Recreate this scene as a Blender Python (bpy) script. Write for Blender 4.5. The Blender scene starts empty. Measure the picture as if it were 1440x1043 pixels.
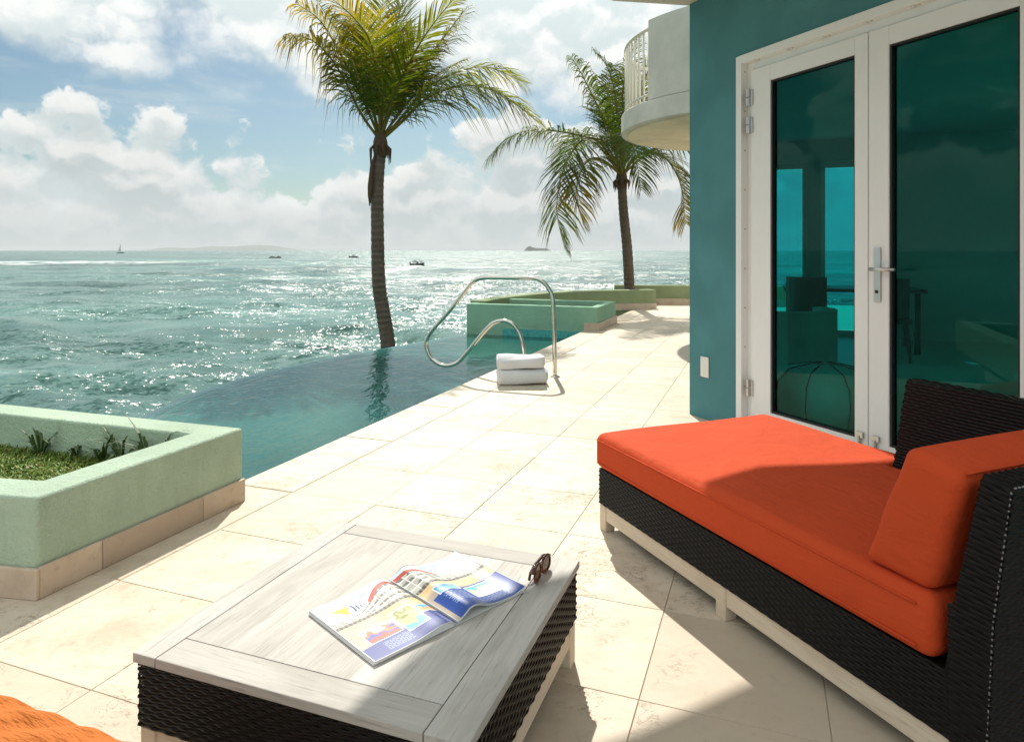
import bpy, bmesh, math, random
import numpy as np
from mathutils import Vector, Matrix, Quaternion
R = math.radians
random.seed(7); rng = np.random.default_rng(11)
scene = bpy.context.scene
COL = scene.collection

# ------------------------------------------------------------------ camera
CAM_H = 1.2
cd = bpy.data.cameras.new('camera'); cam = bpy.data.objects.new('camera', cd); COL.objects.link(cam)
cam.location = (0, 0, CAM_H); cam.rotation_euler = (R(90), 0, 0)
cd.sensor_width = 36; cd.lens = 23.98
cd.shift_y = -169.5 / 1440
cd.clip_start = 0.05; cd.clip_end = 60000
scene.camera = cam

# ------------------------------------------------------------------ light and exposure
SUN_EL, SUN_AZ = 46.0, -3.5            # azimuth measured from +Y towards +X
vs = scene.view_settings
vs.view_transform = 'Standard'; vs.look = 'None'; vs.gamma = 1.0; vs.use_curve_mapping = False
vs.exposure = 0.18
sd = bpy.data.lights.new('sun', 'SUN'); sun = bpy.data.objects.new('sun', sd); COL.objects.link(sun)
sd.energy = 4.6; sd.angle = R(0.6); sd.color = (1.0, 0.94, 0.84)
ce = math.cos(R(SUN_EL))
to_sun = Vector((math.sin(R(SUN_AZ)) * ce, math.cos(R(SUN_AZ)) * ce, math.sin(R(SUN_EL))))
sun.rotation_euler = (-to_sun).to_track_quat('-Z', 'Y').to_euler()
sun.location = to_sun * 50

# ------------------------------------------------------------------ node helper
class S:
    """a node socket with arithmetic"""
    def __init__(s, t, o): s.t = t; s.o = o
    def _m(s, op, a, b=None, c=None):
        n = s.t.nodes.new('ShaderNodeMath'); n.operation = op
        for i, v in enumerate((a, b, c)):
            if v is None: continue
            if isinstance(v, S): s.t.links.new(v.o, n.inputs[i])
            else: n.inputs[i].default_value = v
        return S(s.t, n.outputs[0])
    def __add__(s, v): return s._m('ADD', s, v)
    def __radd__(s, v): return s._m('ADD', s, v)
    def __sub__(s, v): return s._m('SUBTRACT', s, v)
    def __rsub__(s, v): return s._m('SUBTRACT', v, s)
    def __mul__(s, v): return s._m('MULTIPLY', s, v)
    def __rmul__(s, v): return s._m('MULTIPLY', s, v)
    def __truediv__(s, v): return s._m('DIVIDE', s, v)
    def max(s, v): return s._m('MAXIMUM', s, v)
    def min(s, v): return s._m('MINIMUM', s, v)
    def pow(s, v): return s._m('POWER', s, v)
    def abs(s): return s._m('ABSOLUTE', s)
    def exp(s): return s._m('EXPONENT', s)
    def sin(s): return s._m('SINE', s)
    def clamp(s): return s.max(0.0).min(1.0)
    def step(s, a, b, smooth=True):
        n = s.t.nodes.new('ShaderNodeMapRange'); n.interpolation_type = 'SMOOTHSTEP' if smooth else 'LINEAR'
        s.t.links.new(s.o, n.inputs['Value'])
        n.inputs['From Min'].default_value = a; n.inputs['From Max'].default_value = b
        return S(s.t, n.outputs[0])

def lk(t, a, b): t.links.new(a.o if isinstance(a, S) else a, b)
def noise(t, vec, scale, detail=4, rough=0.55, dist=0.0, out=0):
    n = t.nodes.new('ShaderNodeTexNoise'); lk(t, vec, n.inputs['Vector'])
    n.inputs['Scale'].default_value = scale; n.inputs['Detail'].default_value = detail
    n.inputs['Roughness'].default_value = rough; n.inputs['Distortion'].default_value = dist
    return S(t, n.outputs[out])
def voro(t, vec, scale, feature='F1', rand=1.0, out='Distance'):
    n = t.nodes.new('ShaderNodeTexVoronoi'); n.feature = feature; lk(t, vec, n.inputs['Vector'])
    n.inputs['Scale'].default_value = scale; n.inputs['Randomness'].default_value = rand
    return S(t, n.outputs[out])
def mapping(t, vec, scale=(1, 1, 1), loc=(0, 0, 0), rot=(0, 0, 0)):
    n = t.nodes.new('ShaderNodeMapping'); lk(t, vec, n.inputs['Vector'])
    n.inputs['Scale'].default_value = scale; n.inputs['Location'].default_value = loc; n.inputs['Rotation'].default_value = rot
    return S(t, n.outputs[0])
def mixc(t, fac, a, b, mode='MIX'):
    n = t.nodes.new('ShaderNodeMix'); n.data_type = 'RGBA'; n.blend_type = mode; n.clamp_factor = True
    if isinstance(fac, S): lk(t, fac, n.inputs[0])
    else: n.inputs[0].default_value = fac
    for v, i in ((a, 6), (b, 7)):
        if isinstance(v, S): lk(t, v, n.inputs[i])
        else: n.inputs[i].default_value = (*v, 1) if len(v) == 3 else v
    return S(t, n.outputs[2])
def sepxyz(t, vec):
    n = t.nodes.new('ShaderNodeSeparateXYZ'); lk(t, vec, n.inputs[0]); return [S(t, n.outputs[i]) for i in range(3)]

# ------------------------------------------------------------------ world: Nishita sky with a bank of trade-wind clouds
world = bpy.data.worlds.new('World'); scene.world = world; world.use_nodes = True
wt = world.node_tree; wt.nodes.clear()
wo = wt.nodes.new('ShaderNodeOutputWorld'); bg = wt.nodes.new('ShaderNodeBackground')
sky = wt.nodes.new('ShaderNodeTexSky'); sky.sky_type = 'NISHITA'; sky.sun_disc = False
sky.sun_elevation = R(SUN_EL); sky.sun_rotation = R(SUN_AZ)
sky.air_density = 1.0; sky.dust_density = 1.2; sky.ozone_density = 1.6
bg.inputs['Strength'].default_value = 0.085
wt.links.new(bg.outputs[0], wo.inputs[0])
CLOUD_DARK, CLOUD_LIT = (7.15, 8.0, 8.05), (8.6, 8.75, 8.55)
dirv = S(wt, wt.nodes.new('ShaderNodeTexCoord').outputs['Generated'])
dX, dY, dZ = sepxyz(wt, dirv)
wob = noise(wt, dirv, 24, 3, 0.6, 0, 1)
def billow(offset, fine=True):
    mv = wt.nodes.new('ShaderNodeVectorMath'); mv.operation = 'MULTIPLY_ADD'
    lk(wt, wob, mv.inputs[0]); mv.inputs[1].default_value = (0.05,) * 3; lk(wt, mapping(wt, dirv, (1, 1, 1.35), offset), mv.inputs[2])
    w = S(wt, mv.outputs[0])
    big = noise(wt, w, 4.3, 3, 0.5)
    puff = voro(wt, w, 13.0, 'F1'); puff2 = voro(wt, w, 31.0, 'F1')
    r = (big - 0.5) * 0.42 + (0.46 - puff) * 0.125 + (0.46 - puff2) * 0.040
    return r + (noise(wt, w, 62, 3, 0.65) - 0.5) * 0.05 if fine else r
n0 = billow((0.31, 0, 0.02)); n1 = billow((0.31, 0, 0.045), False)
right = dX.step(-0.30, 0.30)
low = (0.150 + right * 0.050) - dZ + n0                    # cumulus bank standing over the sea
up = dZ - (0.226 - right * 0.055) + n0 * 0.50               # the sheet that covers the upper sky
m_low = low.step(-0.007, 0.022); m_up = up.step(-0.012, 0.055)
wisp = noise(wt, mapping(wt, dirv, (2.2, 2.2, 11)), 2.4, 7, 0.62, 0.3).step(0.50, 0.80) * 0.45
mask = m_low.max(m_up).max(wisp)
lit = (n0 - n1).step(-0.03, 0.04) * (0.4 + dZ.step(0.01, 0.11) * 0.6) + (0.25 - dZ.step(0.01, 0.11) * 0.25)                         # rims that face the sun against greyer bellies
body = low.step(0.0, 0.10)
tone_low = 0.95 + lit * 0.19 - body * 0.14
tone_up = 1.00 + lit * 0.14 + dZ.step(0.20, 0.42) * 0.20
tone = tone_low + (tone_up - tone_low) * m_up * dZ.step(0.17, 0.24)
cl = mixc(wt, lit, CLOUD_DARK, CLOUD_LIT)
cl_n = wt.nodes.new('ShaderNodeVectorMath'); cl_n.operation = 'SCALE'
lk(wt, cl, cl_n.inputs[0]); lk(wt, tone, cl_n.inputs['Scale'])
skyc = mixc(wt, 1.0, S(wt, sky.outputs[0]), (0.66, 0.80, 0.80), 'MULTIPLY')
col = mixc(wt, mask, skyc, S(wt, cl_n.outputs[0]))
lk(wt, col, bg.inputs['Color'])
world.cycles.sampling_method = 'MANUAL'; world.cycles.sample_map_resolution = 256
scene.cycles.max_bounces = 10; scene.cycles.transparent_max_bounces = 16
scene.cycles.caustics_reflective = False; scene.cycles.caustics_refractive = False
scene.cycles.sample_clamp_indirect = 6.0

# ------------------------------------------------------------------ materials
MATS = {}
def mat(name):
    m = bpy.data.materials.new(name); m.use_nodes = True; t = m.node_tree
    p = t.nodes['Principled BSDF']; MATS[name] = m
    return m, t, p
def geo(t): return S(t, t.nodes.new('ShaderNodeNewGeometry').outputs['Position'])
def objc(t): return S(t, t.nodes.new('ShaderNodeTexCoord').outputs['Object'])
def objrand(t): return S(t, t.nodes.new('ShaderNodeObjectInfo').outputs['Random'])
def bump(t, p, h, strength=0.3, dist=0.01):
    b = t.nodes.new('ShaderNodeBump'); b.inputs['Strength'].default_value = strength; b.inputs['Distance'].default_value = dist
    lk(t, h, b.inputs['Height']); t.links.new(b.outputs[0], p.inputs['Normal']); return b
def simple(name, colr, rough=0.6, var=0.12, scale=8, metal=0.0, bmp=0.0, bscale=60, bdist=0.004, spec=0.5):
    m, t, p = mat(name); g = geo(t)
    n = noise(t, g, scale, 5)
    c = mixc(t, n, tuple(x * (1 - var) for x in colr), tuple(min(1, x * (1 + var)) for x in colr))
    lk(t, c, p.inputs['Base Color']); p.inputs['Roughness'].default_value = rough
    p.inputs['Metallic'].default_value = metal; p.inputs['Specular IOR Level'].default_value = spec
    if bmp: bump(t, p, noise(t, g, bscale, 5), bmp, bdist)
    return m

def make_stone(name, c0, c1, c2, pits=1.0, seam=0.2):
    m, t, p = mat(name); g = geo(t); r = objrand(t)
    gv = t.nodes.new('ShaderNodeVectorMath'); gv.operation = 'ADD'; lk(t, g, gv.inputs[0])
    rv = t.nodes.new('ShaderNodeCombineXYZ'); lk(t, r * 7.0, rv.inputs[0]); lk(t, r * 13.0, rv.inputs[1]); lk(t, r * 3.0, rv.inputs[2])
    t.links.new(rv.outputs[0], gv.inputs[1]); q = S(t, gv.outputs[0])
    band = noise(t, mapping(t, q, (1.2, 4.0, 1), rot=(0, 0, R(20))), 2.2, 6, 0.6, 0.6)
    c = mixc(t, band.step(0.3, 0.72), c0, c1)
    c = mixc(t, noise(t, q, 4.5, 7, 0.7).step(0.48, 0.72) * 0.75, c, c2)
    blot = noise(t, q, 26, 5, 0.7)
    c = mixc(t, blot.step(0.53, 0.72) * 0.4, c, tuple(x * 0.62 for x in c2))
    # pits of the travertine: short dark wormy holes, gathered in patches
    zone = noise(t, q, 3.2, 3).step(0.50, 0.60)
    ring = (noise(t, mapping(t, q, (1, 1.6, 1)), 24, 4, 0.6, 0.5) - 0.5).abs()
    ring2 = (noise(t, mapping(t, q, (1, 1.5, 1)), 15, 5, 0.65, 0.8) - 0.5).abs()
    pit = ((1.0 - ring.step(0.004, 0.022)) * zone * noise(t, q, 11, 3).step(0.48, 0.56)).max((1.0 - ring2.step(0.003, 0.016)) * noise(t, q, 2.1, 2).step(0.60, 0.66)) * pits
    c = mixc(t, pit * 0.8, c, (0.16, 0.12, 0.085))
    c = mixc(t, r * r * 0.8, c, tuple(x * 0.82 for x in c1))
    lk(t, c, p.inputs['Base Color'])
    lk(t, 0.42 + band * 0.25, p.inputs['Roughness'])
    bump(t, p, noise(t, q, 90, 5, 0.6) * 0.3 - pit, 0.4, 0.003)
    return m
make_stone('travertine', (0.69, 0.60, 0.475), (0.60, 0.505, 0.385), (0.45, 0.35, 0.25))
make_stone('plinth_stone', (0.66, 0.54, 0.42), (0.60, 0.47, 0.36), (0.48, 0.36, 0.27), 0.8)
simple('grout', (0.54, 0.465, 0.365), 0.9, 0.2, 20)

def make_stucco(name, colr, rough_scale=45, bs=0.9, wear=0.4):
    m, t, p = mat(name); g = geo(t)
    big = noise(t, g, 2.3, 5, 0.6); sm = noise(t, g, 130, 4, 0.7)
    c = mixc(t, big.step(0.3, 0.75), tuple(x * 0.88 for x in colr), tuple(min(1, x * 1.08) for x in colr))
    c = mixc(t, noise(t, mapping(t, g, (1, 1, 0.12)), 11, 6, 0.7).step(0.5, 0.75) * wear * 0.6, c, tuple(x * y for x, y in zip(colr, (0.80, 0.74, 0.66))))
    c = mixc(t, noise(t, mapping(t, g, (1, 1, 0.4)), 9, 6, 0.7).step(0.55, 0.8) * wear, c, tuple(x * 0.72 for x in colr))
    c = mixc(t, sm.step(0.56, 0.72) * 0.45 * wear * 2.0, c, tuple(x * 0.6 for x in colr))
    lk(t, c, p.inputs['Base Color']); p.inputs['Roughness'].default_value = 0.9; p.inputs['Specular IOR Level'].default_value = 0.2
    bump(t, p, noise(t, g, rough_scale, 6, 0.7) * 1.3 + noise(t, mapping(t, g, (1, 1, 1), rot=(0.3, 0.6, 0.4)), 150, 3) * 0.4, bs, 0.012)
make_stucco('green_stucco', (0.49, 0.62, 0.48), wear=0.6)
make_stucco('sage_stucco', (0.30, 0.37, 0.21), wear=0.25)
make_stucco('mint_stucco', (0.33, 0.56, 0.40), wear=0.25)
make_stucco('teal_paint', (0.095, 0.265, 0.29), 120, 0.15, 0.1)
make_stucco('cream_bounce_paint', (0.84, 0.72, 0.55), 120, 0.12, 0.1)  # soffit cream, lightened to carry light bounced up from the deck
make_stucco('grey_paint', (0.72, 0.665, 0.59), 120, 0.12, 0.1)
simple('room_wall', (0.78, 0.76, 0.72), 0.9, 0.05)
simple('room_floor', (0.66, 0.62, 0.55), 0.35, 0.1)
simple('white_frame', (0.91, 0.905, 0.90), 0.42, 0.04, 5, bmp=0.05, bscale=200)
simple('frame_cap', (0.55, 0.42, 0.28), 0.6, 0.3, 40)
simple('gasket', (0.012, 0.012, 0.013), 0.6)
simple('white_plastic', (0.82, 0.80, 0.77), 0.35, 0.02)
simple('white_rail', (0.78, 0.72, 0.60), 0.5, 0.06, 10)
simple('brushed_steel', (0.62, 0.61, 0.58), 0.32, 0.08, 30, 1.0)
simple('chrome', (0.70, 0.66, 0.58), 0.10, 0.12, 6, 1.0)
simple('towel', (0.94, 0.94, 0.97), 0.95, 0.04, 30, bmp=1.0, bscale=300, bdist=0.008, spec=0.1)
simple('dark_wood', (0.05, 0.035, 0.025), 0.4)
simple('pale_fabric', (0.82, 0.82, 0.78), 0.9)
simple('soil', (0.07, 0.05, 0.03), 1.0, 0.4, 30)
simple('rock', (0.13, 0.12, 0.10), 0.9, 0.3, 0.02, bmp=0.5, bscale=1.5, bdist=0.3)
simple('island_scrub', (0.07, 0.08, 0.05), 1.0, 0.3, 0.02)
simple('hull_white', (0.75, 0.75, 0.74), 0.3, 0.03)
simple('hull_dark', (0.04, 0.045, 0.05), 0.4, 0.1)
simple('skin', (0.33, 0.19, 0.12), 0.6, 0.08)
simple('sail', (0.55, 0.55, 0.53), 0.8)
simple('dark_cloth', (0.03, 0.03, 0.04), 0.9)

def make_fabric(name, colr, weave=900, folds=0.0):
    m, t, p = mat(name); g = objc(t)
    n = noise(t, g, 3.0, 4); fine = noise(t, g, 260, 3)
    c = mixc(t, n, tuple(x * 0.92 for x in colr), tuple(min(1, x * 1.06) for x in colr))
    c = mixc(t, fine.step(0.3, 0.8) * 0.18, c, tuple(x * 0.75 for x in colr))
    lk(t, c, p.inputs['Base Color']); p.inputs['Roughness'].default_value = 0.85; p.inputs['Specular IOR Level'].default_value = 0.25
    p.inputs['Sheen Weight'].default_value = 0.0; p.inputs['Sheen Roughness'].default_value = 0.4
    h = noise(t, g, weave, 2) * 0.16 + noise(t, g, 5.5, 3, 0.5, 0.4) * 3.0 + noise(t, mapping(t, g, (1, 5, 4)), 7.0, 3, 0.55, 0.8) * 0.9
    if folds: h = h + noise(t, mapping(t, g, (8, 30, 8), rot=(0, 0, R(35))), 1.0, 4, 0.6) * folds
    bump(t, p, h, 0.6, 0.009)
make_fabric('orange_canvas', (0.62, 0.072, 0.017))
make_fabric('orange_terry', (0.52, 0.150, 0.028), 320, 5.0)

def make_wicker():
    m, t, p = mat('wicker'); g = objc(t)
    c = mixc(t, noise(t, g, 30, 3), (0.003, 0.0026, 0.0024), (0.011, 0.0085, 0.0075))
    lk(t, c, p.inputs['Base Color']); p.inputs['Roughness'].default_value = 0.36; p.inputs['Specular IOR Level'].default_value = 0.16
    bump(t, p, noise(t, mapping(t, g, (300, 300, 900)), 1.0, 2), 0.15, 0.001)
make_wicker()

def make_wood(name, c0, c1, c2, along=1):
    m, t, p = mat(name); g = objc(t); r = objrand(t)
    gv = t.nodes.new('ShaderNodeVectorMath'); gv.operation = 'ADD'; lk(t, g, gv.inputs[0])
    rv = t.nodes.new('ShaderNodeCombineXYZ'); lk(t, r * 9.0, rv.inputs[0]); lk(t, r * 5.0, rv.inputs[1])
    t.links.new(rv.outputs[0], gv.inputs[1]); q = S(t, gv.outputs[0])
    sc = (60, 3.0, 60) if along else (3.0, 60, 60)
    grain = noise(t, mapping(t, q, sc), 1.0, 6, 0.65, 0.4)
    fine = noise(t, mapping(t, q, tuple(3 * x for x in sc)), 1.0, 4, 0.6)
    blot = noise(t, mapping(t, q, (6, 1.4, 6) if along else (1.4, 6, 6)), 1.6, 5, 0.6, 0.6)
    c = mixc(t, grain.step(0.28, 0.72), c0, c1)
    c = mixc(t, blot.step(0.46, 0.68) * 0.7, c, c2)
    c = mixc(t, fine.step(0.56, 0.70) * 0.5, c, tuple(x * 0.55 for x in c2))
    c = mixc(t, r * 0.4, c, c2)
    lk(t, c, p.inputs['Base Color']); p.inputs['Roughness'].default_value = 0.62; p.inputs['Specular IOR Level'].default_value = 0.35
    bump(t, p, grain + fine * 0.7, 0.35, 0.002)
make_wood('grey_wood_y', (0.58, 0.555, 0.52), (0.47, 0.445, 0.41), (0.35, 0.33, 0.30), 1)
make_wood('grey_wood_x', (0.49, 0.465, 0.43), (0.42, 0.395, 0.36), (0.33, 0.31, 0.28), 0)
make_wood('white_wood_x', (0.74, 0.64, 0.50), (0.68, 0.57, 0.44), (0.58, 0.47, 0.35), 0)
make_wood('white_wood_y', (0.74, 0.64, 0.50), (0.68, 0.57, 0.44), (0.58, 0.47, 0.35), 1)

def make_trunk():
    m, t, p = mat('palm_bark'); g = objc(t)
    n = noise(t, mapping(t, g, (14, 14, 5)), 1.0, 6, 0.7)
    x, y, z = sepxyz(t, g)
    ring = ((z * 62.0 + noise(t, g, 5, 3) * 5.0).sin() * 0.5 + 0.5)
    c = mixc(t, n, (0.07, 0.05, 0.036), (0.20, 0.155, 0.12))
    c = mixc(t, ring.step(0.75, 1.0) * 0.35 * noise(t, g, 7, 3).step(0.35, 0.6), c, (0.045, 0.03, 0.022))
    lk(t, c, p.inputs['Base Color']); p.inputs['Roughness'].default_value = 0.9
    bump(t, p, n + ring * 0.6, 0.8, 0.02)
make_trunk()
simple('palm_fibre', (0.09, 0.055, 0.03), 0.9, 0.4, 25)

def make_leaf():
    m, t, p = mat('palm_leaf')
    a = t.nodes.new('ShaderNodeAttribute'); a.attribute_name = 'tint'
    c = mixc(t, noise(t, geo(t), 9, 3) * 0.5, S(t, a.outputs['Color']), (0.05, 0.06, 0.012))
    lk(t, c, p.inputs['Base Color']); p.inputs['Roughness'].default_value = 0.5; p.inputs['Specular IOR Level'].default_value = 0.3
    tr = t.nodes.new('ShaderNodeBsdfTranslucent'); mx = t.nodes.new('ShaderNodeMixShader'); mx.inputs[0].default_value = 0.55
    tc = mixc(t, 1.0, c, (1.9, 1.75, 0.55), 'MULTIPLY'); lk(t, tc, tr.inputs['Color'])
    out = t.nodes['Material Output']
    t.links.new(p.outputs[0], mx.inputs[1]); t.links.new(tr.outputs[0], mx.inputs[2]); t.links.new(mx.outputs[0], out.inputs[0])
make_leaf()
def make_grass():
    m, t, p = mat('grass_blade')
    r = S(t, t.nodes.new('ShaderNodeNewGeometry').outputs['Random Per Island'])
    c = mixc(t, r, (0.07, 0.16, 0.012), (0.24, 0.32, 0.03))
    c = mixc(t, r.step(0.93, 0.96), c, (0.30, 0.20, 0.06))
    lk(t, c, p.inputs['Base Color']); p.inputs['Roughness'].default_value = 0.5
make_grass()
simple('weed_leaf', (0.05, 0.09, 0.02), 0.5, 0.3, 30)

def make_glass(name, tint, refl_rough=0.0, ior=1.47):
    m, t, p = mat(name); t.nodes.remove(p)
    tr = t.nodes.new('ShaderNodeBsdfTransparent'); tr.inputs[0].default_value = (*tint, 1)
    gl = t.nodes.new('ShaderNodeBsdfGlossy'); gl.inputs['Roughness'].default_value = refl_rough
    fr = t.nodes.new('ShaderNodeFresnel'); fr.inputs['IOR'].default_value = ior
    mx = t.nodes.new('ShaderNodeMixShader')
    t.links.new(fr.outputs[0], mx.inputs[0]); t.links.new(tr.outputs[0], mx.inputs[1]); t.links.new(gl.outputs[0], mx.inputs[2])
    t.links.new(mx.outputs[0], t.nodes['Material Output'].inputs[0])
    return m, t, gl, fr, tr
_, _, gl_, _, _ = make_glass('teal_glass', (0.05, 0.80, 0.71)); gl_.inputs['Color'].default_value = (0.35, 0.75, 0.66, 1)
make_glass('clear_glass', (0.94, 0.97, 0.96)); make_glass('smoked_teal_glass', (0.04, 0.40, 0.50))
make_glass('lens', (0.12, 0.05, 0.02))
def make_pool_water():
    m, t, gl, fr, tr = make_glass('pool_water', (0.50, 0.86, 0.80), 0.03, 1.33)
    g = geo(t)
    h = noise(t, mapping(t, g, (1, 0.6, 1)), 5.5, 3, 0.5, 0.3) + noise(t, g, 17, 2) * 0.35
    b = t.nodes.new('ShaderNodeBump'); b.inputs['Strength'].default_value = 0.5; b.inputs['Distance'].default_value = 0.022
    lk(t, h, b.inputs['Height']); t.links.new(b.outputs[0], gl.inputs['Normal']); t.links.new(b.outputs[0], fr.inputs['Normal'])
    df = t.nodes.new('ShaderNodeBsdfDiffuse')
    c = mixc(t, noise(t, mapping(t, g, (1, 0.5, 1), rot=(0, 0, R(20))), 0.9, 4, 0.6).step(0.35, 0.7), (0.028, 0.155, 0.138), (0.065, 0.250, 0.210)); lk(t, c, df.inputs['Color'])
    body = t.nodes.new('ShaderNodeMixShader'); body.inputs[0].default_value = 0.62
    t.links.new(tr.outputs[0], body.inputs[1]); t.links.new(df.outputs[0], body.inputs[2])
    mx = [n for n in t.nodes if n.type == 'MIX_SHADER' and n != body][0]; t.links.new(body.outputs[0], mx.inputs[1])
make_pool_water()
def make_mosaic():
    m, t, p = mat('pool_mosaic'); g = geo(t)
    v = mapping(t, g, (1, 1, 1), rot=(0, 0, R(20.5)))
    cell = t.nodes.new('ShaderNodeTexVoronoi'); cell.inputs['Scale'].default_value = 42; cell.inputs['Randomness'].default_value = 0.0
    lk(t, v, cell.inputs['Vector'])
    sep = t.nodes.new('ShaderNodeSeparateColor'); t.links.new(cell.outputs['Color'], sep.inputs[0])
    c = mixc(t, S(t, sep.outputs[0]), (0.075, 0.42, 0.38), (0.11, 0.50, 0.45))
    c = mixc(t, S(t, sep.outputs[1]).step(0.7, 0.75) * 0.4, c, (0.03, 0.22, 0.30))
    lk(t, c, p.inputs['Base Color']); p.inputs['Roughness'].default_value = 0.25
make_mosaic()

SEA_Z = -4.0; SEA_K = (1.35, 1.85, 2.5, 1.1)
def make_sea():
    m, t, p = mat('sea_water'); g = geo(t)
    x, y, z = sepxyz(t, g)
    flat = t.nodes.new('ShaderNodeCombineXYZ'); lk(t, x, flat.inputs[0]); lk(t, y, flat.inputs[1]); v = S(t, flat.outputs[0])
    patch = noise(t, mapping(t, v, (0.35, 1.0, 1), rot=(0, 0, R(-12))), 0.022, 4, 0.55, 0.5)
    c = mixc(t, patch.step(0.40, 0.66), (0.040, 0.112, 0.098), (0.13, 0.27, 0.235))
    c = mixc(t, noise(t, mapping(t, v, (0.5, 1.4, 1), rot=(0, 0, R(-15))), 0.14, 5, 0.6).step(0.42, 0.7) * 0.45, c, (0.024, 0.078, 0.066))
    # white water: reef break on the left, boat wake, scattered caps
    n = noise(t, mapping(t, v, (1.0, 0.35, 1)), 0.11, 6, 0.68)
    reef = (((y - 285.0 - (x + 200.0) * 0.05) / 42.0).pow(2.0) * -1.0).exp() * (1.0 - x.step(-172, -128)) * x.step(-330, -260)
    reef2 = (((y - 262.0) / 5.0).pow(2.0) * -1.0).exp() * (1.0 - x.step(-200, -165)) * 0.7
    wake = (((x + 31.2) / (1.2 + (226.0 - y) * 0.035).max(0.6)).pow(2.0) * -1.0).exp() * (1.0 - y.step(223, 226)) * y.step(120, 200)
    caps = noise(t, mapping(t, v, (0.55, 1.5, 1), rot=(0, 0, R(-15))), 0.55, 5, 0.7).step(0.70, 0.76) * noise(t, v, 0.05, 3).step(0.45, 0.6)
    foam = ((reef + reef2) * n.step(0.42, 0.56) * noise(t, v, 0.035, 3, 0.6).step(0.36, 0.48)).max(wake * n.step(0.3, 0.55)).max(caps * 0.8).clamp()
    lk(t, mixc(t, foam, c, (0.78, 0.82, 0.80)), p.inputs['Base Color'])
    lk(t, 0.23 + foam * 0.5, p.inputs['Roughness']); p.inputs['IOR'].default_value = 1.33
    def slope(scale, detail, k, rot, stretch):
        n = noise(t, mapping(t, v, (stretch, 1.0 / stretch, 1), rot=(0, 0, R(rot))), scale, detail, 0.62, 0.3, 1)
        q = t.nodes.new('ShaderNodeVectorMath'); q.operation = 'MULTIPLY_ADD'; lk(t, n, q.inputs[0])
        q.inputs[1].default_value = (k * 0.8, k * 1.1, 0); q.inputs[2].default_value = (-k * 0.4, -k * 0.55, 0); return q.outputs[0]
    def vadd(a, b):
        q = t.nodes.new('ShaderNodeVectorMath'); q.operation = 'ADD'; t.links.new(a, q.inputs[0]); t.links.new(b, q.inputs[1]); return q.outputs[0]
    nn = vadd(vadd(vadd(vadd(slope(0.22, 2, SEA_K[0], -15, 0.6), slope(1.0, 2, SEA_K[1], -8, 0.7)), slope(4.6, 2, SEA_K[2], 12, 0.8)), slope(0.06, 2, SEA_K[3], -20, 0.6)), t.nodes.new('ShaderNodeNewGeometry').outputs['Normal'])
    nz = t.nodes.new('ShaderNodeVectorMath'); nz.operation = 'NORMALIZE'; t.links.new(nn, nz.inputs[0]); t.links.new(nz.outputs[0], p.inputs['Normal'])
make_sea()

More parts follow.
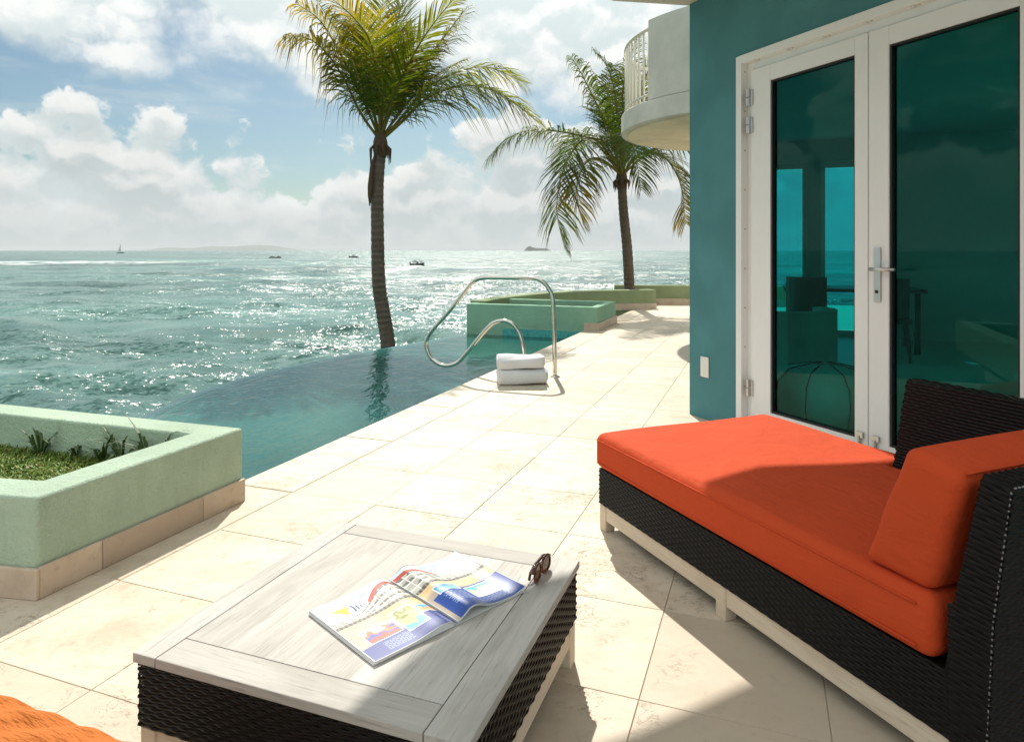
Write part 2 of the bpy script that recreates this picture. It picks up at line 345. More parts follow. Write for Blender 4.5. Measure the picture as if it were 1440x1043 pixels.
# ------------------------------------------------------------------ mesh helpers
def V(*a): return Vector(a)
class MB:
    def __init__(s): s.v = []; s.f = []
    def quad(s, a, b, c, d):
        n = len(s.v); s.v += [tuple(a), tuple(b), tuple(c), tuple(d)]; s.f.append((n, n + 1, n + 2, n + 3)); return s
    def poly(s, pts):
        n = len(s.v); s.v += [tuple(p) for p in pts]; s.f.append(tuple(range(n, n + len(pts)))); return s
    def box(s, x0, x1, y0, y1, z0, z1):
        n = len(s.v)
        s.v += [(x0, y0, z0), (x1, y0, z0), (x1, y1, z0), (x0, y1, z0), (x0, y0, z1), (x1, y0, z1), (x1, y1, z1), (x0, y1, z1)]
        s.f += [tuple(n + i for i in q) for q in ((3, 2, 1, 0), (4, 5, 6, 7), (0, 1, 5, 4), (1, 2, 6, 5), (2, 3, 7, 6), (3, 0, 4, 7))]
        return s
    def prism(s, pts, z0, z1):
        """pts counter-clockwise in xy"""
        n = len(s.v); k = len(pts)
        s.v += [(p[0], p[1], z0) for p in pts] + [(p[0], p[1], z1) for p in pts]
        s.f.append(tuple(n + i for i in reversed(range(k)))); s.f.append(tuple(n + k + i for i in range(k)))
        for i in range(k):
            j = (i + 1) % k; s.f.append((n + i, n + j, n + k + j, n + k + i))
        return s
    def tube(s, pts, r, seg=10, cap=True):
        pts = [Vector(p) for p in pts]; k = len(pts)
        rad = r if isinstance(r, (list, tuple, np.ndarray)) else [r] * k
        n0 = len(s.v); ref = None
        for i, p in enumerate(pts):
            tg = (pts[min(i + 1, k - 1)] - pts[max(i - 1, 0)]).normalized()
            if ref is None:
                ref = tg.orthogonal().normalized()
            else:
                ref = (ref - tg * ref.dot(tg)).normalized()
            b = tg.cross(ref)
            for j in range(seg):
                a = 2 * math.pi * j / seg
                s.v.append(tuple(p + (ref * math.cos(a) + b * math.sin(a)) * rad[i]))
        for i in range(k - 1):
            for j in range(seg):
                a = n0 + i * seg + j; b2 = n0 + i * seg + (j + 1) % seg
                s.f.append((a, b2, b2 + seg, a + seg))
        if cap:
            s.f.append(tuple(n0 + j for j in reversed(range(seg)))); s.f.append(tuple(n0 + (k - 1) * seg + j for j in range(seg)))
        return s
    def lathe(s, prof, cx=0, cy=0, seg=16):
        n0 = len(s.v); k = len(prof)
        for r, z in prof:
            for j in range(seg):
                a = 2 * math.pi * j / seg; s.v.append((cx + r * math.cos(a), cy + r * math.sin(a), z))
        for i in range(k - 1):
            for j in range(seg):
                a = n0 + i * seg + j; b = n0 + i * seg + (j + 1) % seg
                s.f.append((a, b, b + seg, a + seg))
        s.f.append(tuple(n0 + j for j in reversed(range(seg)))); s.f.append(tuple(n0 + (k - 1) * seg + j for j in range(seg)))
        return s
    def build(s, name, m, parent=None, smooth=False, bevel=0.0, segs=2, tint=None):
        me = bpy.data.meshes.new(name); me.from_pydata(s.v, [], s.f); me.update()
        o = bpy.data.objects.new(name, me); COL.objects.link(o)
        if parent: o.parent = parent
        me.materials.append(MATS[m] if isinstance(m, str) else m)
        if bevel:
            bm = bmesh.new(); bm.from_mesh(me); bmesh.ops.remove_doubles(bm, verts=bm.verts, dist=1e-6)
            bmesh.ops.bevel(bm, geom=list(bm.edges), offset=bevel, segments=segs, profile=0.5, affect='EDGES', clamp_overlap=True)
            bm.to_mesh(me); bm.free()
        if smooth: me.polygons.foreach_set('use_smooth', [True] * len(me.polygons))
        return o

def empty(name, loc=(0, 0, 0), rz=0.0):
    o = bpy.data.objects.new(name, None); COL.objects.link(o); o.location = loc; o.rotation_euler = (0, 0, rz); o.empty_display_size = 0.1
    return o
def tag(o, label, cat, group=None):
    o['label'] = label; o['category'] = cat
    if group: o['group'] = group
    return o
def struct(o, kind='structure'): o['kind'] = kind; return o
def soften(o, amount, levels=2, angle=None):
    b = o.modifiers.new('bevel', 'BEVEL'); b.width = amount; b.segments = levels; b.limit_method = 'ANGLE'; b.angle_limit = R(35)
    o.data.polygons.foreach_set('use_smooth', [True] * len(o.data.polygons))
    w = o.modifiers.new('wn', 'WEIGHTED_NORMAL'); w.keep_sharp = True
    return o
def weave(mb, p00, p10, p11, p01, pu=0.021, pr=0.0098, amp=0.0032):
    """woven strands laid over the quad: every row is a flat strand of its own that dives under every other stake; u along p00-p10, normal = u x v"""
    p00, p10, p11, p01 = map(Vector, (p00, p10, p11, p01))
    nrm = (p10 - p00).cross(p01 - p00).normalized()
    lu = ((p10 - p00).length + (p11 - p01).length) / 2; lv = ((p01 - p00).length + (p11 - p10).length) / 2
    nc = max(2, round(lu / pu)); nu = nc * 4; nr = max(1, round(lv / pr))
    def pt(u, v): return p00 * (1 - u) * (1 - v) + p10 * u * (1 - v) + p11 * u * v + p01 * (1 - u) * v
    for r in range(nr):
        n0 = len(mb.v); jit = random.uniform(-.06, .06)
        for k, (dv, hh) in enumerate(((0.04, 0.0), (0.30, 0.85), (0.70, 0.85), (0.96, 0.0))):
            v = min(1, max(0, (r + dv + jit * (0 < k < 3)) / nr))
            for i in range(nu + 1):
                h = amp * (0.5 + 0.5 * math.cos(math.pi * (i / 4 + r)))
                mb.v.append(tuple(pt(i / nu, v) + nrm * (h * (0.45 + 0.55 * hh) + 0.0016 * hh - 0.0012)))
        for k in range(3):
            for i in range(nu):
                a = n0 + k * (nu + 1) + i; mb.f.append((a, a + 1, a + nu + 2, a + nu + 1))
    return mb

A = R(20.47); SA, CA = math.sin(A), math.cos(A)
def W(p, q, z=0.0): return Vector((p * CA + q * SA, -p * SA + q * CA, z))      # deck coordinates -> world
def smooth_curve(pts, n=6, closed=False):
    P = [Vector(p) for p in pts]; out = []
    k = len(P)
    rngk = range(k if closed else k - 1)
    for i in rngk:
        g = (lambda j: P[j % k]) if closed else (lambda j: P[max(0, min(k - 1, j))])
        a, b, c, d = g(i - 1), g(i), g(i + 1), g(i + 2)
        for s in range(n):
            t = s / n
            out.append(0.5 * ((2 * b) + (c - a) * t + (2 * a - 5 * b + 4 * c - d) * t * t + (3 * b - a - 3 * c + d) * t ** 3))
    if not closed: out.append(P[-1])
    return out

# ------------------------------------------------------------------ sea
def build_sea():
    th_f = np.radians(np.arange(-50, 46, 0.15)); th_b = np.radians(np.arange(46, 310, 3.0))
    th = np.concatenate([th_f, th_b]); nt = len(th)
    rr = [5.0]
    while rr[-1] < 30000: rr.append(rr[-1] * 1.0145 + 0.02)
    rr = np.array(rr); nr = len(rr)
    cx, cy = 0.0, 3.0
    X = cx + rr[:, None] * np.sin(th)[None]; Y = cy + rr[:, None] * np.cos(th)[None]
    dth = np.where(np.arange(nt) < len(th_f), R(0.15), R(3.0))
    sp = np.maximum(rr[:, None] * 0.0145, rr[:, None] * dth[None])
    Z = np.zeros_like(X)
    lam = np.exp(rng.uniform(np.log(1.3), np.log(26), 70))
    ang = R(-105) + rng.normal(0, 0.45, 70)                 # seas run in from the left and ahead
    ph = rng.uniform(0, 6.28, 70)
    for l, a, f in zip(lam, ang, ph):
        w = np.clip(l / (2.6 * sp) - 1, 0, 1); k = 2 * np.pi / l
        s = np.sin(k * (X * np.cos(a) + Y * np.sin(a)) + f + 0.6 * np.sin(0.11 * X + f) + 0.5 * np.sin(0.09 * Y - f))
        Z += w * 0.0085 * l ** 0.66 * (s + 0.25 * s * np.abs(s))
    Z += SEA_Z
    verts = np.stack([X, Y, Z], -1).reshape(-1, 3)
    i = np.arange(nr - 1)[:, None] * nt; j = np.arange(nt)[None]; j2 = (j + 1) % nt
    faces = np.stack([i + j, i + nt + j, i + nt + j2, i + j2], -1).reshape(-1, 4)[:, ::-1]
    me = bpy.data.meshes.new('sea'); me.vertices.add(len(verts)); me.vertices.foreach_set('co', verts.astype(np.float32).ravel())
    me.loops.add(faces.size); me.loops.foreach_set('vertex_index', faces.astype(np.int32).ravel())
    me.polygons.add(len(faces)); me.polygons.foreach_set('loop_start', np.arange(0, faces.size, 4, dtype=np.int32))
    me.update(calc_edges=True); me.polygons.foreach_set('use_smooth', np.ones(len(faces), bool))
    me.materials.append(MATS['sea_water'])
    o = bpy.data.objects.new('sea', me); COL.objects.link(o); struct(o)
build_sea()

# lower shore the villa stands on (hidden below the terrace edge)
sh = MB(); ring = [W(-5.6, 0), W(-5.9, 5), W(-5.6, 9), W(-5.3, 11.6), W(-2.5, 13.6), W(2.5, 14.0), W(7, 13), W(7, -6), W(-5, -6)]
ring = [(p.x, p.y) for p in ring][::-1]
sh.prism(ring, -5.0, -1.7)
struct(soften(sh.build('shore', 'rock'), 0.25))

# ------------------------------------------------------------------ deck, tiles, coping
PU, PV = 0.47, 0.482
P0, Q0 = -2.20, 1.826 - 4 * 0.482
EDGE = -2.56                      # pool edge
deck = empty('terrace_deck', (0, 0, 0), -A); struct(deck)
bed = MB(); bed.box(-3.9, EDGE + 0.02, -2.5, 2.5, -0.6, -0.0035)
bed.box(EDGE + 0.02, 5.2, -2.5, 16.5, -0.6, -0.0035); bed.build('screed', 'grout', deck)
def tile_mesh(w, l, h=0.02, b=0.0016):
    mb = MB(); mb.box(0, w, 0, l, -h, 0)
    me = bpy.data.meshes.new('tile'); me.from_pydata(mb.v, [], mb.f)
    bm = bmesh.new(); bm.from_mesh(me)
    top = [e for e in bm.edges if all(v.co.z > -1e-6 for v in e.verts)]
    bmesh.ops.bevel(bm, geom=top, offset=b, segments=1, affect='EDGES'); bm.to_mesh(me); bm.free()
    me.materials.append(MATS['travertine']); return me
TM = tile_mesh(PU - 0.0028, PV - 0.0028, b=0.0009)
def in_building(p, q):            # house footprint in deck coordinates (front wall runs at 45 degrees)
    return p > -0.45 and (p + q) > 4.72 and q < 10.6
for i in range(-2, 12):
    for j in range(0, 33):
        p, q = P0 + i * PU, Q0 + j * PV
        if i < 0 and (q + PV > 1.86 or i < -3): continue
        if in_building(p, q) and in_building(p + PU, q): continue
        if q > 5.3 and p > -0.3: continue
        if q < 1.0 and p > 1.6: continue
        o = bpy.data.objects.new('tile', TM); COL.objects.link(o); o.parent = deck
        o.location = (p + 0.0017, q + 0.0017, random.uniform(-0.0006, 0.0006))
CM = tile_mesh(abs(P0 - EDGE) - 0.004, PV * 2 - 0.0035, 0.05, 0.007)
for j in range(9):
    o = bpy.data.objects.new('coping_stone', CM); COL.objects.link(o); o.parent = deck
    o.location = (EDGE, 1.826 + j * PV * 2 - (0 if j else 0), random.uniform(-0.0005, 0.0005))
kick = MB(); kick.box(EDGE, P0, 1.0, 1.82, -0.05, -0.0015); kick.build('edging_stone', 'travertine', deck)

# ------------------------------------------------------------------ pool
WZ = -0.13
outer = [(-0.74, 10.88), (-1.05, 10.35), (-1.40, 9.78), (-1.76, 9.24), (-2.16, 8.62), (-2.40, 8.20), (-2.80, 7.10), (-2.93, 6.19), (-2.89, 5.43), (-2.72, 4.60), (-2.42, 3.64)]
oc = smooth_curve([(x, y, 0) for x, y in outer], 6)
a0, a1 = W(EDGE, 2.5), W(EDGE, 9.95)
poly = [(a0.x, a0.y), (a1.x, a1.y)] + [(p.x, p.y) for p in oc]
pool = empty('swimming_pool', (-1.6, 6.6, -1.5)); struct(pool)
off = Vector((1.6, -6.6, 1.5))
def place_abs(o): o.matrix_parent_inverse = Matrix.Translation(off); return o
wf = MB(); wf.poly([(x, y, WZ) for x, y in poly]); place_abs(wf.build('water_surface', 'pool_water', pool))
fl = MB(); fl.poly([(x, y, -1.30) for x, y in poly]); place_abs(fl.build('pool_floor', 'pool_mosaic', pool))
iw = MB()
iw.quad((a0.x, a0.y, -1.36), (a1.x, a1.y, -1.36), (a1.x, a1.y, -0.03), (a0.x, a0.y, -0.03)); place_abs(iw.build('pool_side', 'pool_mosaic', pool))
ow = MB()
def offset_curve(c, d):
    out = []
    for i, p in enumerate(c):
        t = (c[min(i + 1, len(c) - 1)] - c[max(i - 1, 0)]).normalized(); out.append(p + Vector((t.y, -t.x, 0)) * d)
    return out
def ribbon_wall(mb, c, d, z0, z1):
    e = offset_curve(c, d)
    for i in range(len(c) - 1):
        a, b, g, h = c[i], c[i + 1], e[i + 1], e[i]
        mb.quad((a.x, a.y, z0), (b.x, b.y, z0), (b.x, b.y, z1), (a.x, a.y, z1))
        mb.quad((h.x, h.y, z1), (g.x, g.y, z1), (g.x, g.y, z0), (h.x, h.y, z0))
        mb.quad((a.x, a.y, z1), (b.x, b.y, z1), (g.x, g.y, z1), (h.x, h.y, z1))
    for k in (0, -1):
        a, h = c[k], e[k]; mb.quad((a.x, a.y, z0), (a.x, a.y, z1), (h.x, h.y, z1), (h.x, h.y, z0))
ribbon_wall(ow, oc, 0.10, -2.2, WZ - 0.02)
ribbon_wall(ow, oc, -0.05, -2.2, WZ - 0.03)
simple('rim_tile', (0.05, 0.15, 0.16), 0.3, 0.2, 12); place_abs(ow.build('overflow_wall', 'rim_tile', pool))

# ------------------------------------------------------------------ planters
def ring_planter(name, outerp, rim, h, mname, base_z, soil_z, label, floor=True):
    """closed polygon planter (outer ccw in world xy) with a hollow middle"""
    c = sum((Vector((x, y, 0)) for x, y in outerp), Vector()) / len(outerp)
    root = empty(name, (c.x, c.y, 0)); k = len(outerp)
    O = [Vector((x - c.x, y - c.y, 0)) for x, y in outerp]; I = []
    for i in range(k):
        a, b, d = O[i - 1], O[i], O[(i + 1) % k]
        t1 = (b - a).normalized(); t2 = (d - b).normalized()
        n1 = Vector((-t1.y, t1.x, 0)); n2 = Vector((-t2.y, t2.x, 0)); bi = (n1 + n2).normalized()
        I.append(b + bi * rim / max(0.3, bi.dot(n1)))
    bm = bmesh.new()
    vo0 = [bm.verts.new((p.x, p.y, base_z)) for p in O]; vo1 = [bm.verts.new((p.x, p.y, h)) for p in O]
    vi1 = [bm.verts.new((p.x, p.y, h)) for p in I]; vi0 = [bm.verts.new((p.x, p.y, base_z)) for p in I]
    for i in range(k):
        j = (i + 1) % k
        bm.faces.new((vo0[i], vo0[j], vo1[j], vo1[i])); bm.faces.new((vo1[i], vo1[j], vi1[j], vi1[i]))
        bm.faces.new((vi1[i], vi1[j], vi0[j], vi0[i])); bm.faces.new((vi0[i], vi0[j], vo0[j], vo0[i]))
    me = bpy.data.meshes.new('planter_wall'); bm.to_mesh(me); bm.free(); me.materials.append(MATS[mname])
    o = bpy.data.objects.new('planter_wall', me); COL.objects.link(o); o.parent = root; soften(o, 0.014, 3)
    s = MB(); s.poly([(p.x * 0.999, p.y * 0.999, soil_z) for p in [i_ + (o_ - i_) * 0.3 for i_, o_ in zip(I, O)]]); s.build('soil', 'soil', root)
    tag(root, label, 'planter')
    return root, c, O, I
def plinth(root, a, b, h, n, t=0.016, z0=0.0, gap=0.003):
    """stone facing slabs along a->b (local to root), outside is to the right of travel"""
    a, b = Vector(a), Vector(b); d = (b - a); L = d.length; d.normalize(); nn = Vector((d.y, -d.x, 0))
    x = 0.0
    cuts = [L * s for s in n]
    for c0, c1 in zip([0] + cuts[:-1], cuts):
        p, q = a + d * (c0 + gap / 2), a + d * (c1 - gap / 2)
        mb = MB(); mb.prism([(p.x, p.y), (p.x + nn.x * t, p.y + nn.y * t), (q.x + nn.x * t, q.y + nn.y * t), (q.x, q.y)], z0, h + random.uniform(-0.001, 0.001))
        soften(mb.build('plinth_stone', 'plinth_stone', root), 0.004)

# large planter, left
n_c = W(-2.357, 1.63); f_c = W(-2.357, 2.62); bl = f_c + Vector((-0.948, 0.318, 0)) * 2.6; fl2 = n_c + Vector((-0.985, 0.17, 0)) * 2.4
big, bc, bO, bI = ring_planter('planter', [(n_c.x, n_c.y), (f_c.x, f_c.y), (bl.x, bl.y), (fl2.x, fl2.y)], 0.165, 0.348, 'green_stucco', 0.0, 0.16,
    'large pale green stucco planter with weeds and stone foot, left beside the pool')
plinth(big, bO[0], bO[1], 0.108, (0.24, 0.735, 1.0)); plinth(big, bO[3], bO[0] + (bO[0] - bO[3]).normalized() * 0.016, 0.108, (0.3, 0.6, 1.0))

# small planter at the far end of the pool
c1 = [W(-4.49, 9.95), W(-2.357, 9.95), W(-2.357, 11.25), W(-4.35, 11.25)]
sm, sc_, sO, sI = ring_planter('planter', [(p.x, p.y) for p in c1], 0.13, 0.352, 'mint_stucco', -1.3, 0.05,
    'small mint green box planter standing at the far end of the pool')
e0 = sO[0] + (sO[1] - sO[0]) * ((4.49 + EDGE) / (4.49 - 2.357))
plinth(sm, e0, sO[1] + (sO[1] - sO[0]).normalized() * 0.03, 0.115, (1.0,), 0.03); plinth(sm, sO[1], sO[2], 0.115, (0.5, 1.0), 0.03)
mb = MB(); d_ = (sO[1] - sO[0]).normalized(); n_ = Vector((d_.y, -d_.x, 0))
a_, b_ = sO[0] + d_ * 0.62, e0 - d_ * 0.01
mb.prism([(a_.x, a_.y), (a_.x + n_.x * .012, a_.y + n_.y * .012), (b_.x + n_.x * .012, b_.y + n_.y * .012), (b_.x, b_.y)], -1.2, -0.02)
mb.build('waterline_mosaic', 'pool_mosaic', sm)
# far curved wall and the wall behind it
def curved_wall(name, pts, d, h, label, ph, soil=None):
    c = smooth_curve([(x, y, 0) for x, y in pts], 8); m = c[len(c) // 2]
    root = empty(name, (m.x, m.y, 0)); c = [p - m for p in c]
    bm = bmesh.new(); e = offset_curve(c, -d); L = []
    for a, b in zip(c, e): L.append([bm.verts.new((q.x, q.y, z)) for q, z in ((a, -0.3), (a, h), (b, h), (b, -0.3))])
    for s, t in zip(L, L[1:]):
        for i in range(4):
            j = (i + 1) % 4; bm.faces.new((s[i], s[j], t[j], t[i]))
    bm.faces.new(L[0][::-1]); bm.faces.new(L[-1]); bmesh.ops.recalc_face_normals(bm, faces=bm.faces)
    me = bpy.data.meshes.new('wall_body'); bm.to_mesh(me); bm.free(); me.materials.append(MATS['sage_stucco'])
    o = bpy.data.objects.new('wall_body', me); COL.objects.link(o); o.parent = root; soften(o, 0.015)
    f = offset_curve(c, 0.02); step = 6
    for i in range(0, len(c) - 1, step):
        j = min(i + step, len(c) - 1); mb = MB()
        loop = [(c[k].x, c[k].y) for k in range(i, j + 1)] + [(f[k].x, f[k].y) for k in range(j, i - 1, -1)]
        mb.prism(loop[::-1], -0.02, ph); mb.build('plinth_stone', 'plinth_stone', root)
    tag(root, label, 'wall'); return root
curved_wall('garden_wall', [(-0.42, 11.0), (-0.05, 11.9), (0.75, 13.05), (1.75, 13.75), (2.98, 14.1)], 0.28, 0.385, 'low curved olive green wall sweeping behind the small box planter', 0.11)
curved_wall('garden_wall', [(2.30, 15.25), (3.3, 15.15), (4.6, 15.0), (6.5, 14.6)], 0.28, 0.42, 'low dark green wall behind the farther palm trunk', 0.13)
bedp = MB(); bedp.prism([(2.9, 14.3), (2.4, 15.1), (-0.3, 13.6), (-0.5, 11.3), (-0.15, 12.0), (0.7, 13.2), (1.7, 13.95)], -0.6, 0.2); struct(bedp.build('planting_bed', 'soil'))

# grass inside the large planter (ground cover) and weeds
def blade_mesh(n, area, z, hmin, hmax, w):
    mb = MB()
    for _ in range(n):
        x, y = area(); h = random.uniform(hmin, hmax); a = random.uniform(0, 6.28); l = random.uniform(0.2, 1.1) * h
        d = Vector((math.cos(a), math.sin(a), 0)); s = Vector((-d.y, d.x, 0)) * w * random.uniform(0.6, 1.2); b = Vector((x, y, z))
        m = b + d * l * 0.4 + Vector((0, 0, h * 0.8)); t = b + d * l + Vector((0, 0, h * random.uniform(0.6, 1)))
        k = len(mb.v); mb.v += [tuple(b - s), tuple(b + s), tuple(m + s * 0.8), tuple(m - s * 0.8), tuple(t)]
        mb.f += [(k, k + 1, k + 2, k + 3), (k + 3, k + 2, k + 4)]
    return mb
def in_big():
    u, v = random.random(), random.random()
    a = bI[0].lerp(bI[1], u); b = bI[3].lerp(bI[2], u); p = a.lerp(b, v * 0.6); return p.x + bc.x, p.y + bc.y
g = blade_mesh(15000, in_big, 0.155, 0.02, 0.055, 0.0035).build('grass', 'grass_blade'); g['kind'] = 'stuff'; g['label'] = 'low yellow green ground cover inside the large planter'
for i, (u, v, s) in enumerate([(0.95, 0.085, 1.55), (0.94, 0.16, 1.35), (0.96, 0.22, 1.0), (0.95, 0.30, 0.8), (0.90, 0.05, 0.9), (0.95, 0.40, 1.2)]):
    p = bI[0].lerp(bI[1], u).lerp(bI[3].lerp(bI[2], u), v); mb = MB()
    for k in range(int(15 * s) + 5):
        a = random.uniform(0, 6.28); l = random.uniform(0.06, 0.15) * s; d = Vector((math.cos(a), math.sin(a), 0)); sd_ = Vector((-d.y, d.x, 0)) * 0.006
        pts = [Vector((0, 0, 0)), d * l * 0.4 + Vector((0, 0, l * 0.8)), d * l * 1.0 + Vector((0, 0, l * random.uniform(0.4, 1.3)))]
        n = len(mb.v); mb.v += [tuple(pts[0] - sd_ * .5), tuple(pts[0] + sd_ * .5), tuple(pts[1] + sd_), tuple(pts[1] - sd_), tuple(pts[2])]
        mb.f += [(n, n + 1, n + 2, n + 3), (n + 3, n + 2, n + 4)]
    o = mb.build('weed', 'weed_leaf'); o.location = (p.x + bc.x, p.y + bc.y, 0.155)
    lab = ['large dark weed at the right end of the big planter', 'second large weed from the right in the big planter', 'third weed from the right along the planter back wall',
           'small weed in the middle of the planter back wall', 'smallest weed tucked in the right planter corner', 'leafy weed at the left edge inside the big planter'][i]
    tag(o, lab, 'weed', 'weeds in the big planter')

# ------------------------------------------------------------------ palms
def frond(root, pts, lmax, tip_tint, base_tint, droop=0.5, n=58, seed=0, wide=0.028, fan=0.36):
    rd = random.Random(seed)
    c = smooth_curve(pts, 10); k = len(c)
    seglen = [0]
    for a, b in zip(c, c[1:]): seglen.append(seglen[-1] + (b - a).length)
    L = seglen[-1]
    def at(s):
        s *= L; i = 0
        while i < k - 2 and seglen[i + 1] < s: i += 1
        f = (s - seglen[i]) / max(1e-6, seglen[i + 1] - seglen[i]); p = c[i].lerp(c[i + 1], f); t = (c[i + 1] - c[i]).normalized(); return p, t
    mb = MB(); cols = []
    for i in range(n):
        s = 0.16 + 0.84 * (i + rd.random() * 0.5) / n
        p, t = at(min(0.999, s))
        env = min(1.0, (s - 0.10) / 0.22) * (1.0 - 0.72 * max(0, (s - 0.45) / 0.55) ** 1.6)
        side = t.cross(Vector((0, 0, 1)))
        if side.length < 0.15: side = t.cross(Vector((0.3, 1, 0)))
        side.normalize(); upn = side.cross(t).normalized()
        for sg in (-1, 1):
            if rd.random() < 0.05: continue
            l = lmax * env * rd.uniform(0.82, 1.1)
            d = (side * sg * rd.uniform(0.8, 1.0) + t * (fan + 0.5 * s + rd.uniform(-.1, .1)) + upn * rd.uniform(0.05, 0.38) + Vector((0.22, 0, 0))).normalized()
            wv = t.cross(d).cross(d).normalized() * wide * rd.uniform(0.75, 1.15) * (0.6 + 0.4 * env)
            g0 = Vector((0.10, -0.0, -1)) * droop * rd.uniform(0.7, 1.4)
            m1 = p + d * l * 0.35 + g0 * l * 0.06; m2 = p + d * l * 0.7 + g0 * l * 0.26; e = p + d * l * 0.93 + g0 * l * 0.62
            q = len(mb.v)
            mb.v += [tuple(p - wv * 0.25), tuple(p + wv * 0.25), tuple(m1 + wv * 0.55), tuple(m1 - wv * 0.55), tuple(m2 + wv * 0.42), tuple(m2 - wv * 0.42), tuple(e)]
            mb.f += [(q, q + 1, q + 2, q + 3), (q + 3, q + 2, q + 4, q + 5), (q + 5, q + 4, q + 6)]
            f0 = min(1, max(0, (s - 0.35) * 1.1 + rd.uniform(-.25, .25)))
            brown = rd.random() < 0.16
            for w in (0, 0, .35, .35, .7, .7, 1.0):
                f = min(1, f0 * 0.65 + w * 0.35 * f0 * 2)
                cc = [b + (tt - b) * f for b, tt in zip(base_tint, tip_tint)]
                if w > 0.65 and (brown or w > 0.95): cc = [0.085, 0.05, 0.022]
                cols.append((*cc, 1))
    o = mb.build('frond', 'palm_leaf', root)
    at_ = o.data.color_attributes.new('tint', 'FLOAT_COLOR', 'POINT'); at_.data.foreach_set('color', np.array(cols, np.float32).ravel())
    rb = MB(); rb.tube(c, [0.030 * (1 - 0.88 * i / (k - 1)) for i in range(k)], 6)
    ro = rb.build('rachis', 'palm_leaf', o, smooth=True)
    ra = ro.data.color_attributes.new('tint', 'FLOAT_COLOR', 'POINT')
    ra.data.foreach_set('color', np.tile(np.array([0.26, 0.24, 0.06, 1], np.float32), len(ro.data.vertices)))
    return o
GREEN, DGREEN, YEL, GOLD = (0.090, 0.145, 0.014), (0.050, 0.092, 0.014), (0.40, 0.38, 0.03), (0.52, 0.34, 0.03)
def palm(name, Y, base, trunk_px, crown_px, fronds, label, scale_px, org, crop_scale, dead=(), lmax=0.92):
    """fronds: picture-plane sketches of each rachis plus how far it leans towards or away from the viewer"""
    def P(u, v, dy=0.0):
        y = Y + dy; return Vector(((u - 720) / 959 * y, y, CAM_H - (v - 352) / 959 * y))
    b = Vector((base[0], base[1], base[2]))
    root = empty(name, b); inv = Matrix.Translation(-b)
    tp = [b] + [P(u, v) for u, v in trunk_px]
    c = smooth_curve(tp, 26); n = len(c); rr = []
    for i in range(n):
        f = i / (n - 1); rr.append((Y / 10.2 if Y < 13 else 1.06) * (0.114 - 0.026 * f) * (1 + 0.035 * ((i * 3 % 4) - 1.5) / 1.5 + random.uniform(-.012, .012)) * (1.0 + 0.20 * max(0, 1 - f * 5)))
    o = MB().tube([p - b for p in c], rr, 14).build('trunk', 'palm_bark', root, smooth=True)
    cr = c[-1]
    hb = MB(); hb.tube([cr - b + Vector((0, 0, z)) for z in (-.18, -.05, .1, .25, .42)], [0.09, 0.125, 0.12, 0.08, 0.03], 12); hb.build('crown_shaft', 'palm_fibre', root, smooth=True)
    for i, (pp, tipc, basec, dr, lm) in enumerate(fronds):
        pts = [cr + Vector((0, 0, 0.12))] + [P(org[0] + x / crop_scale, org[1] + y / crop_scale, dy) for x, y, dy in pp]
        frond(root, [p - b for p in pts], lm * lmax * (Y / 10.2 if Y < 13 else 1), tipc, basec, dr, 88, seed=i * 17 + int(Y * 10))
    # dry sheaths and hanging husk fibre below the crown
    for i in range(9):
        a = i * 0.7 + 0.3; d = Vector((math.cos(a), math.sin(a), 0)); q = MB(); l = random.uniform(0.12, 0.34)
        q.tube([cr - b + d * 0.09 + Vector((0, 0, 0.05)), cr - b + d * 0.17 + Vector((0, 0, -0.02)), cr - b + d * 0.17 + Vector((0, 0, -l))], [0.03, 0.022, 0.006], 6)
        q.build('dry_sheath', 'palm_fibre', root, smooth=True)
    if dead:
        pts = [cr + Vector((-0.06, -0.05, -0.08))] + [P(u, v, -0.12) for u, v in dead]
        MB().tube([p - b for p in pts], [0.02, 0.03, 0.05, 0.035, 0.008][:len(pts)], 7).build('dead_spathe', 'palm_fibre', root, smooth=True)
    tag(root, label, 'palm tree', 'coconut palms beyond the terrace')
    return root
